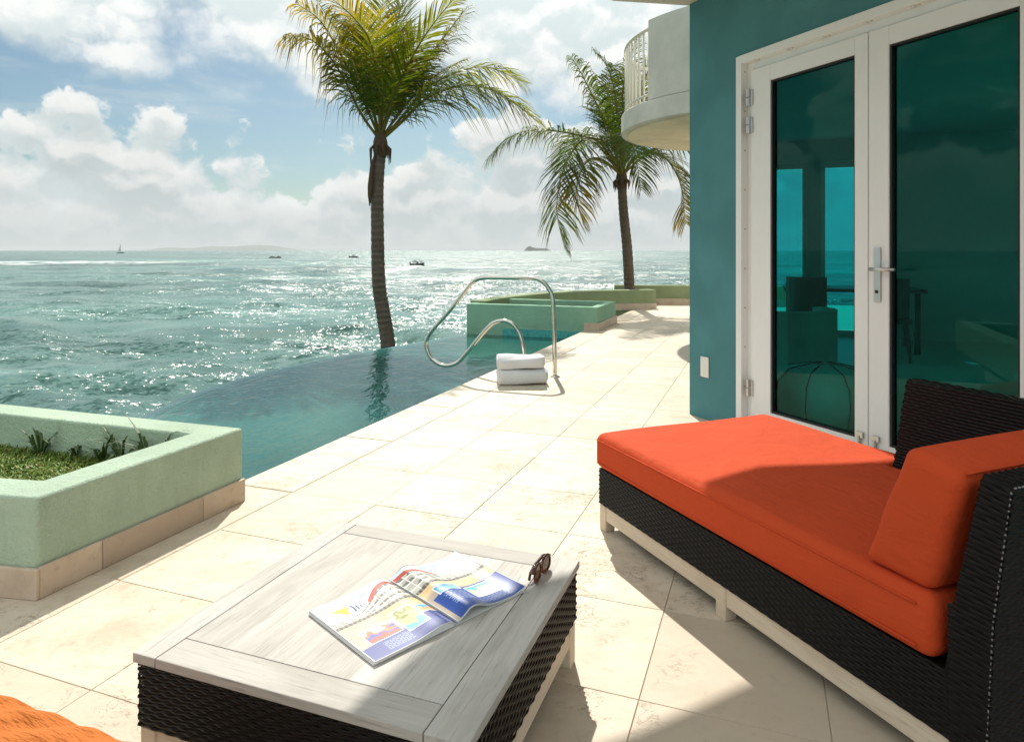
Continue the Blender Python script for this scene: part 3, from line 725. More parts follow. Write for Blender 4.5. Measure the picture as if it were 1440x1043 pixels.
palm('palm_tree', 11.6, ((547 - 720) / 959 * 11.6, 11.6, -1.72),
     [(546, 492), (539, 440), (533, 400), (531, 330), (531, 262), (535, 208)], (535, 205), [
     ([(440, 550, -.1), (340, 350, -.4), (215, 205, -.6), (85, 175, -.8)], GOLD, GREEN, 1.15, 1.2),
     ([(525, 420, -.3), (490, 210, -.6), (405, 85, -.8), (300, -5, -1.0)], GOLD, GREEN, 0.25, 1.0),
     ([(470, 430, .3), (370, 220, .6), (285, 90, .8), (205, -30, 1.0)], YEL, GREEN, 0.5, 1.0),
     ([(565, 400, .1), (600, 200, .2), (640, 40, .3), (700, -120, .4)], YEL, GREEN, 0.2, 1.0),
     ([(600, 480, -.2), (700, 270, -.4), (800, 115, -.5), (930, -40, -.6)], YEL, GREEN, 0.3, 1.0),
     ([(640, 600, -.1), (770, 480, -.3), (940, 420, -.4), (1120, 455, -.5), (1310, 600, -.5)], YEL, GREEN, 1.1, 1.15),
     ([(620, 570, .3), (730, 440, .7), (840, 350, 1.0), (960, 290, 1.3)], YEL, DGREEN, 0.5, 0.8),
     ([(530, 470, .6), (470, 300, 1.1), (430, 170, 1.5), (400, 60, 1.8)], GREEN, DGREEN, 0.4, 1.1),
     ([(590, 470, .7), (640, 320, 1.2), (670, 230, 1.7), (720, 150, 2.1)], GREEN, DGREEN, 0.4, 1.1),
     ([(490, 500, .6), (420, 400, 1.0), (360, 330, 1.4), (290, 300, 1.9)], GREEN, DGREEN, 0.7, 1.0),
     ([(535, 500, .2), (520, 330, .4), (530, 150, .6), (560, -40, .8)], YEL, GREEN, 0.25, 1.0),
     ([(460, 500, -.2), (360, 300, -.5), (250, 110, -.7), (130, 20, -.9)], GOLD, GREEN, 0.9, 1.2),
     ([(610, 500, .2), (740, 330, .4), (860, 170, .6), (960, 40, .8)], YEL, GREEN, 0.6, 1.1),
     ([(630, 590, .1), (760, 440, .2), (900, 360, .3), (1060, 330, .4), (1230, 400, .5)], YEL, GREEN, 0.9, 1.1),
     ], 'tall palm with yellowing fronds rising behind the middle of the pool edge', 94, (380, 0), 3.4775,
     dead=((523, 232), (521, 262), (520, 275), (520, 290)))
palm('palm_tree', 14.7, ((886 - 720) / 959 * 14.7, 14.7, -0.2),
     [(885, 405), (882, 350), (877, 300), (874, 255)], (873, 246), [
     ([(410, 465, -.2), (310, 432, -.4), (205, 425, -.5), (120, 455, -.6), (55, 525, -.6)], GREEN, DGREEN, 0.8, 0.9),
     ([(430, 470, -.5), (370, 455, -.9), (310, 545, -1.2), (285, 680, -1.3), (312, 815, -1.3)], GREEN, DGREEN, 0.8, 0.9),
     ([(455, 430, -.1), (410, 330, -.2), (362, 235, -.3), (330, 185, -.4)], GREEN, DGREEN, 1.1, 1.05),
     ([(488, 420, .2), (475, 310, .3), (450, 220, .4), (405, 165, .5)], GREEN, DGREEN, 1.0, 1.05),
     ([(500, 420, .2), (500, 300, .3), (520, 200, .4), (550, 125, .5)], YEL, DGREEN, 0.7, 1.05),
     ([(520, 420, -.1), (560, 300, -.2), (600, 190, -.3), (660, 120, -.3)], YEL, DGREEN, 0.4, 1.0),
     ([(560, 500, -.3), (630, 510, -.6), (685, 590, -.8), (705, 730, -.9)], GOLD, DGREEN, 0.8, 0.9),
     ([(600, 490, .2), (720, 470, .3), (820, 540, .4), (880, 680, .4)], YEL, DGREEN, 0.8, 1.0),
     ([(430, 520, -.7), (380, 530, -1.2), (350, 620, -1.6), (372, 735, -1.7)], GOLD, DGREEN, 0.8, 0.75),
     ([(450, 480, .6), (390, 440, 1.1), (330, 470, 1.6), (290, 560, 1.9)], GREEN, DGREEN, 0.7, 0.9),
     ([(530, 470, .6), (570, 400, 1.1), (620, 380, 1.6), (680, 420, 2.0)], GREEN, DGREEN, 0.6, 0.9),
     ([(500, 480, -.7), (520, 440, -1.3), (540, 500, -1.8), (560, 620, -2.0)], GREEN, DGREEN, 0.7, 0.8),
     ([(470, 460, .4), (450, 370, .8), (455, 280, 1.2), (470, 210, 1.5)], GREEN, DGREEN, 0.5, 1.0),
     ], 'dark palm with drooping fronds beside the round balcony', 65, (660, 0), 2.318, lmax=1.02)

# ------------------------------------------------------------------ villa
C0 = Vector((1.302, 5.0, 0)); WA = -A - R(45)      # front wall runs from the far corner towards the viewer
villa = empty('villa', C0, WA); tag(villa, 'teal villa with white double glass doors and curved balconies', 'building')
WT = 0.20; SOF = 3.0
D0, D1, DT = 0.485, 2.43, 2.485                    # door opening
w = MB(); w.box(0, D0, 0, WT, -0.1, SOF + 0.1); w.box(D0, D1, 0, WT, DT, SOF + 0.1); w.box(D1, 4.6, 0, WT, -0.1, SOF + 0.1)
w.box(0, 4.6, 0.0, WT, SOF + 0.1, 6.2)
w.build('front_wall', 'teal_paint', villa)
def L2V(v): return Matrix.Rotation(-WA, 4, 'Z') @ (Vector(v) - C0)      # world -> villa local
def vp(p, q, z=0.0): return L2V(W(p, q, z))
# pool-side wall with added unseen windows, far wall with two glazed doors, right wall, floor, ceiling
pc = -0.53; qf = 10.5
def wall_seg(mb, a, b, t, z0, z1):
    a, b = Vector(a), Vector(b); d = (b - a).normalized(); n = Vector((-d.y, d.x, 0)) * t
    pts = [a, b, b + n, a + n]; mb.prism([(p.x, p.y) for p in pts], z0, z1)
w = MB(); s0 = vp(pc, 5.14); s1 = vp(pc, qf)
dd = (s1 - s0).normalized()
for qa, qb, za, zb in ((10.5, 8.9, -.1, 6.2), (8.9, 6.15, 2.66, 6.2), (8.9, 6.15, -.1, .08), (6.15, 5.14 + .283, -.1, 6.2)):  # gap left open for the added windows
    wall_seg(w, vp(pc, qa), vp(pc, qb), 0.2, za, zb)
w.build('pool_side_wall', 'teal_paint', villa)
for q0_, q1_ in ((8.9, 7.525), (7.525, 6.15)):  # unseen windows, added to let sun in and brighten the room
    f = MB(); wall_seg(f, vp(pc + .06, q0_), vp(pc + .06, q0_ - .05), 0.06, .081, 2.659); wall_seg(f, vp(pc + .06, q0_ - .05), vp(pc + .06, q1_), 0.06, .081, .13)
    wall_seg(f, vp(pc + .06, q1_ + .05), vp(pc + .06, q1_ + .001), 0.06, .13, 2.659); f = f.build('window', 'white_frame', villa)
    MB().quad(vp(pc + .09, q0_ - .05, .13), vp(pc + .09, q1_ + .05, .13), vp(pc + .09, q1_ + .05, 2.65), vp(pc + .09, q0_ - .05, 2.65)).build('pane', 'clear_glass', f)
w = MB()
wins = [(0.03, 0.53), (0.70, 1.24)]
xs = pc + 0.2
for a, b in wins + [(4.4, None)]:
    wall_seg(w, vp(a, qf), vp(xs, qf), 0.2, 0.0, 2.42); xs = b
wall_seg(w, vp(4.4, qf), vp(pc + 0.2, qf), 0.2, 2.42, 6.2)
w.build('far_wall', 'room_wall', villa)
for a, b in wins:
    f = MB()
    for x0, x1, z0, z1 in ((a, a + .06, 0, 2.42), (b - .06, b, 0, 2.42), (a + .06, b - .06, 0, .10), (a + .06, b - .06, 2.34, 2.42)):
        wall_seg(f, vp(x1, qf - .07), vp(x0, qf - .07), 0.06, z0, z1)
    wo_ = f.build('window', 'white_frame', villa)
    gp = MB(); wall_seg(gp, vp(b - .06, qf - .045), vp(a + .06, qf - .045), 0.0, .10, 2.34)
    gp = MB(); P_ = [vp(a + .06, qf - .045, .10), vp(b - .06, qf - .045, .10), vp(b - .06, qf - .045, 2.34), vp(a + .06, qf - .045, 2.34)]; gp.quad(*P_)
    gp.build('pane', 'smoked_teal_glass', wo_)
right_near = Vector((4.6, WT, 0)); right_far = vp(4.4, qf)
w = MB(); wall_seg(w, right_near, right_far, -0.2, -0.1, 6.2); w.build('side_wall', 'room_wall', villa)
room = [Vector((0.0, WT + .001, 0)), Vector((4.6, WT + .001, 0)), right_far, vp(pc + .2, qf)]
w = MB(); w.prism([(p.x, p.y) for p in room], -0.06, 0.012); w.build('room_floor', 'room_floor', villa)
w = MB(); w.prism([(p.x, p.y) for p in room], 2.72, 2.9); w.build('ceiling', 'room_wall', villa)
inner = MB(); inner.box(0.02, D0, WT, WT + .02, 0, 2.72); inner.box(D1, 4.58, WT, WT + .02, 0, 2.72); inner.box(D0, D1, WT, WT + .02, DT, 2.72); inner.build('inner_lining', 'room_wall', villa)

# overhead curved balcony slab (shades the seating corner)
ov = [(0.74, 4.93), (0.45, 4.77), (0.15, 4.60), (-0.12, 4.46), (-0.36, 4.18), (-0.52, 3.86), (-0.62, 3.40), (-0.62, 2.80), (-0.45, 2.20), (-0.10, 1.60), (0.45, 1.10), (1.3, 0.75), (2.2, 0.6)]
ov = [L2V(p) for p in smooth_curve([(x, y, 0) for x, y in ov], 5)]
pts = [(-0.012, 0.05)] + [(p.x, p.y) for p in ov] + [(4.6, -1.6), (4.6, -0.002), (0.0, -0.002)]
w = MB(); w.prism(pts, SOF, SOF + 0.26); w.build('balcony_slab', 'grey_paint', villa)
# far round balcony
bcx, bcy, br = 3.72, 10.45, 2.02
bal = empty('tmp')
bpy.data.objects.remove(bal)
def ang_pt(a, r=br, z=0.0): return L2V((bcx + r * math.cos(a), bcy + r * math.sin(a), z))
arc = [math.pi * (0.36 + i * 1.30 / 48) for i in range(49)]
loop = [ang_pt(a) for a in arc]
w = MB(); w.prism([(p.x, p.y) for p in loop], SOF + 0.006, SOF + 0.30); balc = w.build('round_balcony', 'grey_paint', villa); soften(balc, 0.02)
w = MB(); w.prism([(p.x, p.y) for p in [ang_pt(a, br - 0.10) for a in arc]], SOF - 0.014, SOF + 0.1); w.build('soffit', 'cream_bounce_paint', balc)
# solid parapet on the near side, railing round the sea side
par = [a for a in arc if a > math.pi * 1.135]
w = MB(); oo = [ang_pt(a, br - 0.004) for a in par]; ii = [ang_pt(a, br - .12) for a in par]
w.prism([(p.x, p.y) for p in oo + ii[::-1]], SOF + 0.302, SOF + 1.42); w.build('parapet', 'grey_paint', balc)
ra_ = [a for a in arc if a <= math.pi * 1.15]
MB().tube([ang_pt(a, br - .07, SOF + 1.33) for a in ra_], 0.028, 8).build('top_rail', 'white_rail', balc, smooth=True)
MB().tube([ang_pt(a, br - .07, SOF + 0.40) for a in ra_], 0.020, 8).build('bottom_rail', 'white_rail', balc, smooth=True)
na = 34
for i in range(na):
    a = ra_[0] + (ra_[-1] - ra_[0]) * (i + .5) / na; p = ang_pt(a, br - .07)
    q = MB(); q.tube([(p.x, p.y, SOF + 0.30), (p.x, p.y, SOF + 1.32)], 0.016, 6); q.build('baluster', 'white_rail', balc, smooth=True)

# double door
fr = MB()
fr.box(D0, D0 + .052, -0.012, 0.14, 0.0, DT); fr.box(D1 - .052, D1, -0.012, 0.14, 0.0, DT); fr.box(D0 + .052, D1 - .052, -0.012, 0.14, DT - .052, DT)
dframe = fr.build('door_frame', 'white_frame', villa, bevel=0.003, segs=1)
fr = MB(); fr.box(D0 + .052, D0 + .10, 0.045, 0.135, 0.0, DT - .052); fr.box(D1 - .10, D1 - .052, 0.045, 0.135, 0.0, DT - .052); fr.box(D0 + .10, D1 - .10, 0.045, 0.135, DT - .10, DT - .052)
fr.build('rebate', 'white_frame', dframe, bevel=0.002, segs=1)
fr = MB(); fr.box(D0, D1, -0.02, 0.16, 0.0125, 0.035); fr.build('threshold', 'brushed_steel', dframe)
for k in range(9):
    z = 0.30 + k * 0.26
    for yy in (0.02,):
        q = MB(); q.tube([(D0 + .052, yy, z), (D0 + .0545, yy, z)], 0.006, 8); q.build('screw_cap', 'frame_cap', dframe)
for k in range(7):
    x = D0 + .18 + k * 0.27
    q = MB(); q.tube([(x, 0.02, DT - .052), (x, 0.02, DT - .0545)], 0.006, 8); q.build('screw_cap', 'frame_cap', dframe)
    q = MB(); q.tube([(x - .03, 0.015, DT - .052), (x - .03, 0.015, DT - .062)], 0.011, 10); q.build('shutter_stud', 'white_plastic', dframe, smooth=True)
LEAF = [(0.592, 1.452), (1.458, 2.322)]
ST, RT, RB, YD0, YD1 = 0.118, 0.10, 0.13, 0.02, 0.075
ZB, ZT = 0.04, DT - 0.108
for k, (x0, x1) in enumerate(LEAF):
    sl = 0.165 if k == 0 else 0.118; sr = 0.082 if k == 0 else 0.118
    q = MB()
    q.box(x0, x0 + sl, YD0, YD1, ZB, ZT); q.box(x1 - sr, x1, YD0, YD1, ZB, ZT)
    q.box(x0 + sl, x1 - sr, YD0 + .0005, YD1 - .0005, ZT - RT, ZT); q.box(x0 + sl, x1 - sr, YD0 + .0005, YD1 - .0005, ZB, ZB + RB)
    leaf = q.build('door_leaf', 'white_frame', villa, bevel=0.003, segs=2)
    q = MB(); a, b, c, d = x0 + sl, x1 - sr, ZB + RB, ZT - RT; gk = 0.012
    for (u0, u1, z0, z1) in ((a, a + gk, c, d), (b - gk, b, c, d), (a + gk, b - gk, c, c + gk), (a + gk, b - gk, d - gk, d)):
        q.box(u0, u1, YD0 + .010, YD1 - .01, z0, z1)
    q.build('gasket', 'gasket', leaf)
    q = MB(); q.quad((a + gk, YD0 + .03, c + gk), (b - gk, YD0 + .03, c + gk), (b - gk, YD0 + .03, d - gk), (a + gk, YD0 + .03, d - gk)); q.build('glass_pane', 'teal_glass', leaf)
    # flush bolt at the foot of the meeting stile
    bx = x1 - 0.045 if k == 0 else x0 + 0.045
    q = MB(); q.tube([(bx, YD0 - .012, ZB + .035), (bx, YD0 - .012, ZB + .15)], 0.008, 10); q.box(bx - .022, bx + .022, YD0 - .014, YD0 - .0005, ZB + .14, ZB + .17); q.box(bx - .018, bx + .018, YD0 - .010, YD0 - .0005, ZB + .02, ZB + .055)
    q.build('foot_bolt', 'brushed_steel', leaf)
    if k == 0:
        for z in (0.30, 2.02, 2.20):
            q = MB(); q.tube([(x0 - .012, YD0 - .012, z - .055), (x0 - .012, YD0 - .012, z - .004)], 0.014, 12); q.tube([(x0 - .012, YD0 - .012, z + .004), (x0 - .012, YD0 - .012, z + .055)], 0.014, 12)
            q.box(x0 - .011, x0 + .02, YD0 - .008, YD0 - .0005, z - .05, z + .05); q.build('hinge', 'brushed_steel', leaf, smooth=False)
    else:
        hx = x0 + 0.055
        q = MB(); q.box(hx - .02, hx + .02, YD0 - .010, YD0 - .0005, 0.925, 1.215); q.build('handle_plate', 'brushed_steel', leaf, bevel=0.006, segs=3)
        q = MB(); q.tube([(hx, YD0 - .008, 1.10), (hx, YD0 - .05, 1.10)], 0.010, 12); q.tube([(hx - .012, YD0 - .052, 1.10), (hx + .06, YD0 - .054, 1.10), (hx + .132, YD0 - .05, 1.10)], [0.0105, .0105, .0095], 12)
        q.build('lever', 'brushed_steel', leaf, smooth=True)
        q = MB(); q.tube([(hx, YD0 - .014, 0.98), (hx, YD0 - .006, 0.98)], 0.009, 14); q.build('lock_cylinder', 'gasket', leaf)
sk = MB(); sk.box(0.13, 0.215, -0.012, -0.0005, 0.30, 0.445); o = sk.build('wall_socket', 'white_plastic', None, bevel=0.006, segs=3)
o.location = C0; o.rotation_euler = (0, 0, WA)
tag(o, 'white weatherproof socket cover low on the teal wall', 'socket')

# ------------------------------------------------------------------ room contents seen through the glass
def dining_chair(x, y, rz, label):
    r = empty('dining_chair', W(x, y), rz - A); tag(r, label, 'chair', 'dark dining chairs in the room')
    MB().box(-.22, .22, -.22, .22, .42, .48).build('seat', 'dark_wood', r, bevel=.015)
    mb = MB(); n = 8
    for i in range(n):
        a0_, a1_ = math.pi * (0.15 + .7 * i / n), math.pi * (0.15 + .7 * (i + 1) / n)
        p = [(-.24 * math.cos(a), -.08 - .16 * math.sin(a)) for a in (a0_, a1_)]; q = [(-.20 * math.cos(a), -.08 - .12 * math.sin(a)) for a in (a0_, a1_)]
        mb.prism([p[0], p[1], q[1], q[0]], .48, .90)
    mb.build('backrest', 'dark_wood', r)
    for sx in (-1, 1):
        for sy in (-1, 1): MB().tube([(sx * .18, sy * .18, .42), (sx * .2, sy * .2, .012)], [.02, .014], 8).build('leg', 'dark_wood', r)
dining_chair(0.42, 8.55, 0.0, 'dark dining chair nearest the left window inside the room')
dining_chair(1.18, 8.35, 0.2, 'dark dining chair before the right window inside the room')
t_ = empty('dining_table', W(0.95, 9.25), -A); tag(t_, 'dark dining table by the windows inside the room', 'table')
MB().box(-.75, .75, -.42, .42, .71, .75).build('table_top', 'dark_wood', t_, bevel=.008)
for sx in (-1, 1):
    for sy in (-1, 1): MB().box(sx * .66 - .03, sx * .66 + .03, sy * .34 - .03, sy * .34 + .03, .012, .709).build('leg', 'dark_wood', t_)
ac = empty('armchair', Vector((2.16, 5.45, 0)), R(12)); tag(ac, 'pale high backed armchair just inside the left glass door', 'armchair')
mb = MB()
oo = [(.40 * math.cos(a), .40 * math.sin(a)) for a in np.linspace(math.pi * .95, math.pi * 2.05, 15)]; ii = [(.31 * math.cos(a), .31 * math.sin(a)) for a in np.linspace(math.pi * .95, math.pi * 2.05, 15)]
for i in range(14): mb.prism([oo[i], oo[i + 1], ii[i + 1], ii[i]], .10, .74)
mb.build('backrest', 'pale_fabric', ac)
mb = MB(); mb.lathe([(.0, .30), (.30, .30), (.305, .40), (.28, .45), (.0, .46)], 0, 0, 20); mb.build('seat', 'pale_fabric', ac, smooth=True)
for sx, sy in ((-.24, -.2), (.24, -.2), (-.2, .2), (.2, .2)): MB().tube([(sx, sy, .30), (sx, sy, .012)], .02, 8).build('leg', 'brushed_steel', ac)
pf = empty('pouf', Vector((2.17, 4.72, 0)), 0); tag(pf, 'round pale pouf on the floor just behind the left glass door', 'pouf')
MB().lathe([(.20, .012), (.31, .05), (.345, .16), (.33, .29), (.25, .38), (.10, .415), (.01, .42)], 0, 0, 32).build('body', 'pale_fabric', pf, smooth=True)
for k in range(8):
    a_ = k * math.pi / 4; MB().tube([(r_ * math.cos(a_), r_ * math.sin(a_), z_) for r_, z_ in ((.03, .421), (.102, .418), (.253, .383), (.333, .292), (.348, .16), (.313, .05))], .004, 5).build('seam', 'dark_cloth', pf, smooth=True)

# ------------------------------------------------------------------ pool handrail
rp = [(0.0, 0.003), (0.006, 0.24), (0.012, 0.48), (0.025, 0.73), (0.058, 0.824), (0.125, 0.901), (0.222, 0.933), (0.40, 0.933), (0.58, 0.932), (0.752, 0.927), (0.842, 0.893), (0.923, 0.807), (1.102, 0.600), (1.305, 0.385), (1.366, 0.285), (1.360, 0.194), (1.310, 0.107), (1.218, 0.050), (1.118, 0.042), (1.020, 0.078), (0.950, 0.145), (0.794, 0.326), (0.699, 0.432), (0.621, 0.493), (0.519, 0.514), (0.434, 0.486), (0.373, 0.417), (0.335, 0.318), (0.320, 0.19), (0.318, 0.003)]
rail = empty('pool_handrail', (0.41, 6.47, 0), -A); tag(rail, 'bent stainless steel handrail loop standing at the pool edge', 'handrail')
MB().tube(smooth_curve([(-a, 0, z) for a, z in rp], 5), 0.0205, 14).build('tube', 'chrome', rail, smooth=True)
for a in (0.0, 0.318): MB().lathe([(.046, 0.0005), (.046, .006), (.03, .012), (.022, .013)], -a, 0, 18).build('foot_flange', 'chrome', rail, smooth=True)

# ------------------------------------------------------------------ towels
def towel(name, loc, rz, L, dp, h, label, turns=2.2):
    mb = MB(); n = 28; k = 16
    for j in range(k + 1):
        u = j / k
        e = 1.0 - 0.10 * (abs(2 * u - 1)) ** 6
        wob = 0.006 * math.sin(u * 9 + loc[2] * 30)
        for i in range(n):
            a = 2 * math.pi * i / n; cc, ss = math.cos(a), math.sin(a)
            x = math.copysign(abs(cc) ** 0.55, cc) * dp / 2 * e; z = math.copysign(abs(ss) ** 0.6, ss) * h / 2 * e
            fold = 0.0075 * math.cos(a * 5 + u * 4 + loc[2] * 20) * (0.5 + 0.5 * math.sin(u * 7)) * (1 if z > -h * .3 else 0)
            mb.v.append((u * L - L / 2 + 0.008 * math.sin(a * 3 + 1), x + wob, h / 2 + z + fold + 0.006 * math.sin(u * 5 + a)))
    for j in range(k):
        for i in range(n):
            a, b = j * n + i, j * n + (i + 1) % n; mb.f.append((a, a + n, b + n, b))
    mb.f.append(tuple(range(n))); mb.f.append(tuple(k * n + i for i in reversed(range(n))))
    root = mb.build(name, 'towel', None, smooth=True); root.location = loc; root.rotation_euler = (0, 0, rz)
    for side, sg in ((-L / 2, -1), (L / 2, 1)):
        sp = []
        for q in range(46):
            f = q / 45; a = f * turns * 2 * math.pi
            sp.append((side + sg * 0.004, math.cos(a) * dp * 0.46 * (1 - f * .9), h / 2 + math.sin(a) * h * 0.42 * (1 - f * .9)))
        MB().tube(sp, 0.006, 6).build('rolled_edge', 'towel', root, smooth=True)
    tag(root, label, 'towel', 'white towels by the handrail')
tw = Vector((0.075, 6.17, 0))
towel('towel', (tw.x + .015, tw.y, 0.0), R(6), 0.43, 0.27, 0.140, 'lower rolled white towel on the stone by the handrail foot')
towel('towel', (tw.x, tw.y + .01, 0.136), R(4), 0.41, 0.26, 0.118, 'upper rolled white towel lying on the other towel')

# ------------------------------------------------------------------ chaise sofa
SX = math.atan2(-0.923, 0.385)
sofa = empty('chaise_lounge', (0.369, 2.951, 0), SX)
tag(sofa, 'black wicker chaise lounge with orange cushions in front of the glass doors', 'sofa')
ZW0, ZW1 = 0.110, 0.262; SL, SWD = 1.64, 0.90
MB().box(0.012, SL - .01, 0.012, SWD - .012, ZW0 + .004, ZW1).build('base_core', 'wicker', sofa)
w = MB()
weave(w, (0.006, 0.006, ZW0), (SL, 0.006, ZW0), (SL, 0.006, ZW1), (0.006, 0.006, ZW1))
weave(w, (0.006, SWD - .006, ZW0), (0.006, 0.006, ZW0), (0.006, 0.006, ZW1), (0.006, SWD - .006, ZW1))
weave(w, (SL, SWD - .006, ZW0), (0.006, SWD - .006, ZW0), (0.006, SWD - .006, ZW1), (SL, SWD - .006, ZW1), 0.05, 0.03)
o = w.build('woven_base', 'wicker', sofa, smooth=True)
for nm, args in (('front_rail', (0.05, SL, 0.012, 0.04, 0.046, 0.108)), ('back_rail', (0.05, SL, SWD - .04, SWD - .012, 0.046, 0.108))):
    MB().box(*args).build(nm, 'white_wood_x', sofa, bevel=0.003, segs=1)
MB().box(0.012, 0.04, 0.05, SWD - .05, 0.046, 0.108).build('end_rail', 'white_wood_y', sofa, bevel=0.003, segs=1)
for x in (0.008, 0.765, SL - .09):
    for y in (0.007, SWD - .055): MB().box(x, x + .048, y, y + .048, 0.0, 0.1085).build('leg', 'white_wood_x', sofa, bevel=0.003, segs=1)
# end backrest (near the viewer) and side backrest: leaning slabs
prof = [(1.545, 0.262), (1.575, 0.42), (1.632, 0.725), (1.692, 0.712), (1.655, 0.42), (1.640, 0.112), (1.560, 0.112)]
def extrude_prof(prof, y0, y1):
    mb = MB(); k = len(prof)
    mb.v += [(x, y0, z) for x, z in prof] + [(x, y1, z) for x, z in prof]
    mb.f += [tuple(range(k)), tuple(range(2 * k - 1, k - 1, -1))] + [(i, k + i, k + (i + 1) % k, (i + 1) % k) for i in range(k)]
    return mb
back = extrude_prof(prof, 0.004, 0.88).build('end_backrest', 'wicker', sofa)
w = MB(); y0, y1 = 0.0, 0.885
def P2(i, y): return Vector((prof[i][0], y, prof[i][1]))
weave(w, P2(6, y0), P2(5, y0), P2(4, y0), P2(0, y0) * .0 + Vector((1.556, y0, .42)), 0.022, 0.0115)
weave(w, Vector((1.568, y0, .42)), P2(4, y0), P2(3, y0), P2(2, y0), 0.022, 0.0115)
weave(w, P2(5, y0), P2(5, y1), P2(4, y1), P2(4, y0)); weave(w, P2(4, y0), P2(4, y1), P2(3, y1), P2(3, y0))
weave(w, P2(2, y0), P2(3, y0), P2(3, y1), P2(2, y1), 0.022, 0.0115)
weave(w, P2(1, y1), P2(1, y0), P2(2, y0), P2(2, y1))
w.build('woven_cover', 'wicker', back, smooth=True)
st = MB(); path = [P2(5, -.004), P2(4, -.004), P2(3, -.004)]
for a, b in zip(path, path[1:]):
    n = int((b - a).length / 0.0125)
    for i in range(n):
        p = a.lerp(b, (i + .5) / n); dv = (b - a).normalized() * random.uniform(.0012, .003); st.tube([p - dv, p + dv], random.uniform(.001, .002), 5)
n = 70
for i in range(n):
    p = P2(3, 0).lerp(P2(3, .88), (i + .5) / n) + Vector((0.001, 0, .003)); st.tube([p - Vector((0, .003, 0)), p + Vector((0, .003, 0))], 0.002, 5)
simple('worn_edge', (0.20, 0.195, 0.19), 0.6, 0.6, 90)
st.build('worn_edge_binding', 'worn_edge', back)
yb = [(0.765, 0.262), (0.830, 0.722), (0.892, 0.722), (0.893, 0.262)]
mb = MB(); k = 4; xa, xb = 0.80, 1.60
mb.v += [(xa + .03, y, z) if z > .5 else (xa, y, z) for y, z in yb] + [(xb, y, z) for y, z in yb]
mb.f += [(3, 2, 1, 0), (4, 5, 6, 7), (0, 1, 5, 4), (1, 2, 6, 5), (2, 3, 7, 6), (3, 0, 4, 7)]
sb = mb.build('side_backrest', 'wicker', sofa)
w = MB()
weave(w, (xa - .002, .762, .262), (xb, .762, .262), (xb, .827, .724), (xa + .028, .827, .724), 0.021, 0.0115, 0.0036)
weave(w, (xa - .004, .893, .262), (xa - .004, .765, .262), (xa + .026, .828, .722), (xa + .026, .892, .722), 0.022, 0.0145)
weave(w, (xa + .03, .829, .7245), (xb, .829, .7245), (xb, .892, .7245), (xa + .03, .892, .7245), 0.022, 0.0145)
weave(w, (xb, .896, .112), (xa, .896, .112), (xa, .896, .722), (xb, .896, .722), 0.03, 0.02)
w.build('woven_cover', 'wicker', sb, smooth=True)

def cushion(name, outline, z0, z1, m, parent, bev=0.035, crown=0.012, cuts=26, ridge=0.0):
    """soft slab from a polygon: bevelled, gridded and gently crowned"""
    bm = bmesh.new()
    vs_ = [bm.verts.new((x, y, z0)) for x, y in outline]; f = bm.faces.new(vs_)
    r = bmesh.ops.extrude_face_region(bm, geom=[f]); bmesh.ops.translate(bm, verts=[v for v in r['geom'] if isinstance(v, bmesh.types.BMVert)], vec=(0, 0, z1 - z0))
    bmesh.ops.recalc_face_normals(bm, faces=bm.faces)
    bmesh.ops.bevel(bm, geom=list(bm.edges), offset=bev, segments=5, profile=0.55, affect='EDGES')
    xs_ = [p[0] for p in outline]; ys_ = [p[1] for p in outline]
    for ax, lo, hi in ((0, min(xs_), max(xs_)), (1, min(ys_), max(ys_))):
        for i in range(1, cuts):
            c = lo + (hi - lo) * i / cuts; nrm = Vector((1, 0, 0)) if ax == 0 else Vector((0, 1, 0))
            bmesh.ops.bisect_plane(bm, geom=bm.verts[:] + bm.edges[:] + bm.faces[:], plane_co=nrm * c, plane_no=nrm)
    lx, ly = (min(xs_), max(xs_)), (min(ys_), max(ys_))
    for v in bm.verts:
        u = (v.co.x - lx[0]) / (lx[1] - lx[0]); w_ = (v.co.y - ly[0]) / (ly[1] - ly[0])
        e = max(0, 4 * u * (1 - u)) ** 0.5 * max(0, 4 * w_ * (1 - w_)) ** 0.5
        k = (v.co.z - z0) / (z1 - z0)
        v.co.z += crown * e * k + 0.0025 * math.sin(v.co.x * 9 + v.co.y * 7) * k
        if ridge:
            d = v.co.x * 0.75 - v.co.y * 0.66 + 0.02 * math.sin(v.co.x * 7 + v.co.y * 11)
            v.co.z += ridge * k * (abs(math.sin(d * 38 + math.sin(v.co.y * 9))) ** 0.7 + 0.5 * math.sin(d * 91 + 1))
        bul = 0.010 * math.sin(math.pi * k)
        cx_, cy_ = sum(lx) / 2, sum(ly) / 2
        if abs(u - .5) > .49: v.co.x += math.copysign(bul, u - .5) * max(0, 4 * w_ * (1 - w_)) ** .3
        if abs(w_ - .5) > .49: v.co.y += math.copysign(bul, w_ - .5) * max(0, 4 * u * (1 - u)) ** .3
    me = bpy.data.meshes.new(name); bm.to_mesh(me); bm.free(); me.materials.append(MATS[m])
    o = bpy.data.objects.new(name, me); COL.objects.link(o); o.parent = parent
    me.polygons.foreach_set('use_smooth', [True] * len(me.polygons)); return o
seat = cushion('seat_cushion', [(-0.006, -0.008), (1.525, -0.008), (1.525, 0.755), (0.795, 0.755), (0.795, 0.93), (-0.006, 0.93)], 0.264, 0.412, 'orange_canvas', sofa)
def piping(path, name, m, parent, r=0.0035): return MB().tube(path, r, 6).build(name, m, parent, smooth=True)
piping([(0.02 + i * 0.03, -0.0105 - 0.003, 0.388) for i in range(50)], 'seam', 'orange_canvas', seat, 0.0028)
piping([(0.02 + i * 0.03, -0.0105 - 0.003, 0.292) for i in range(50)], 'seam', 'orange_canvas', seat, 0.0028)
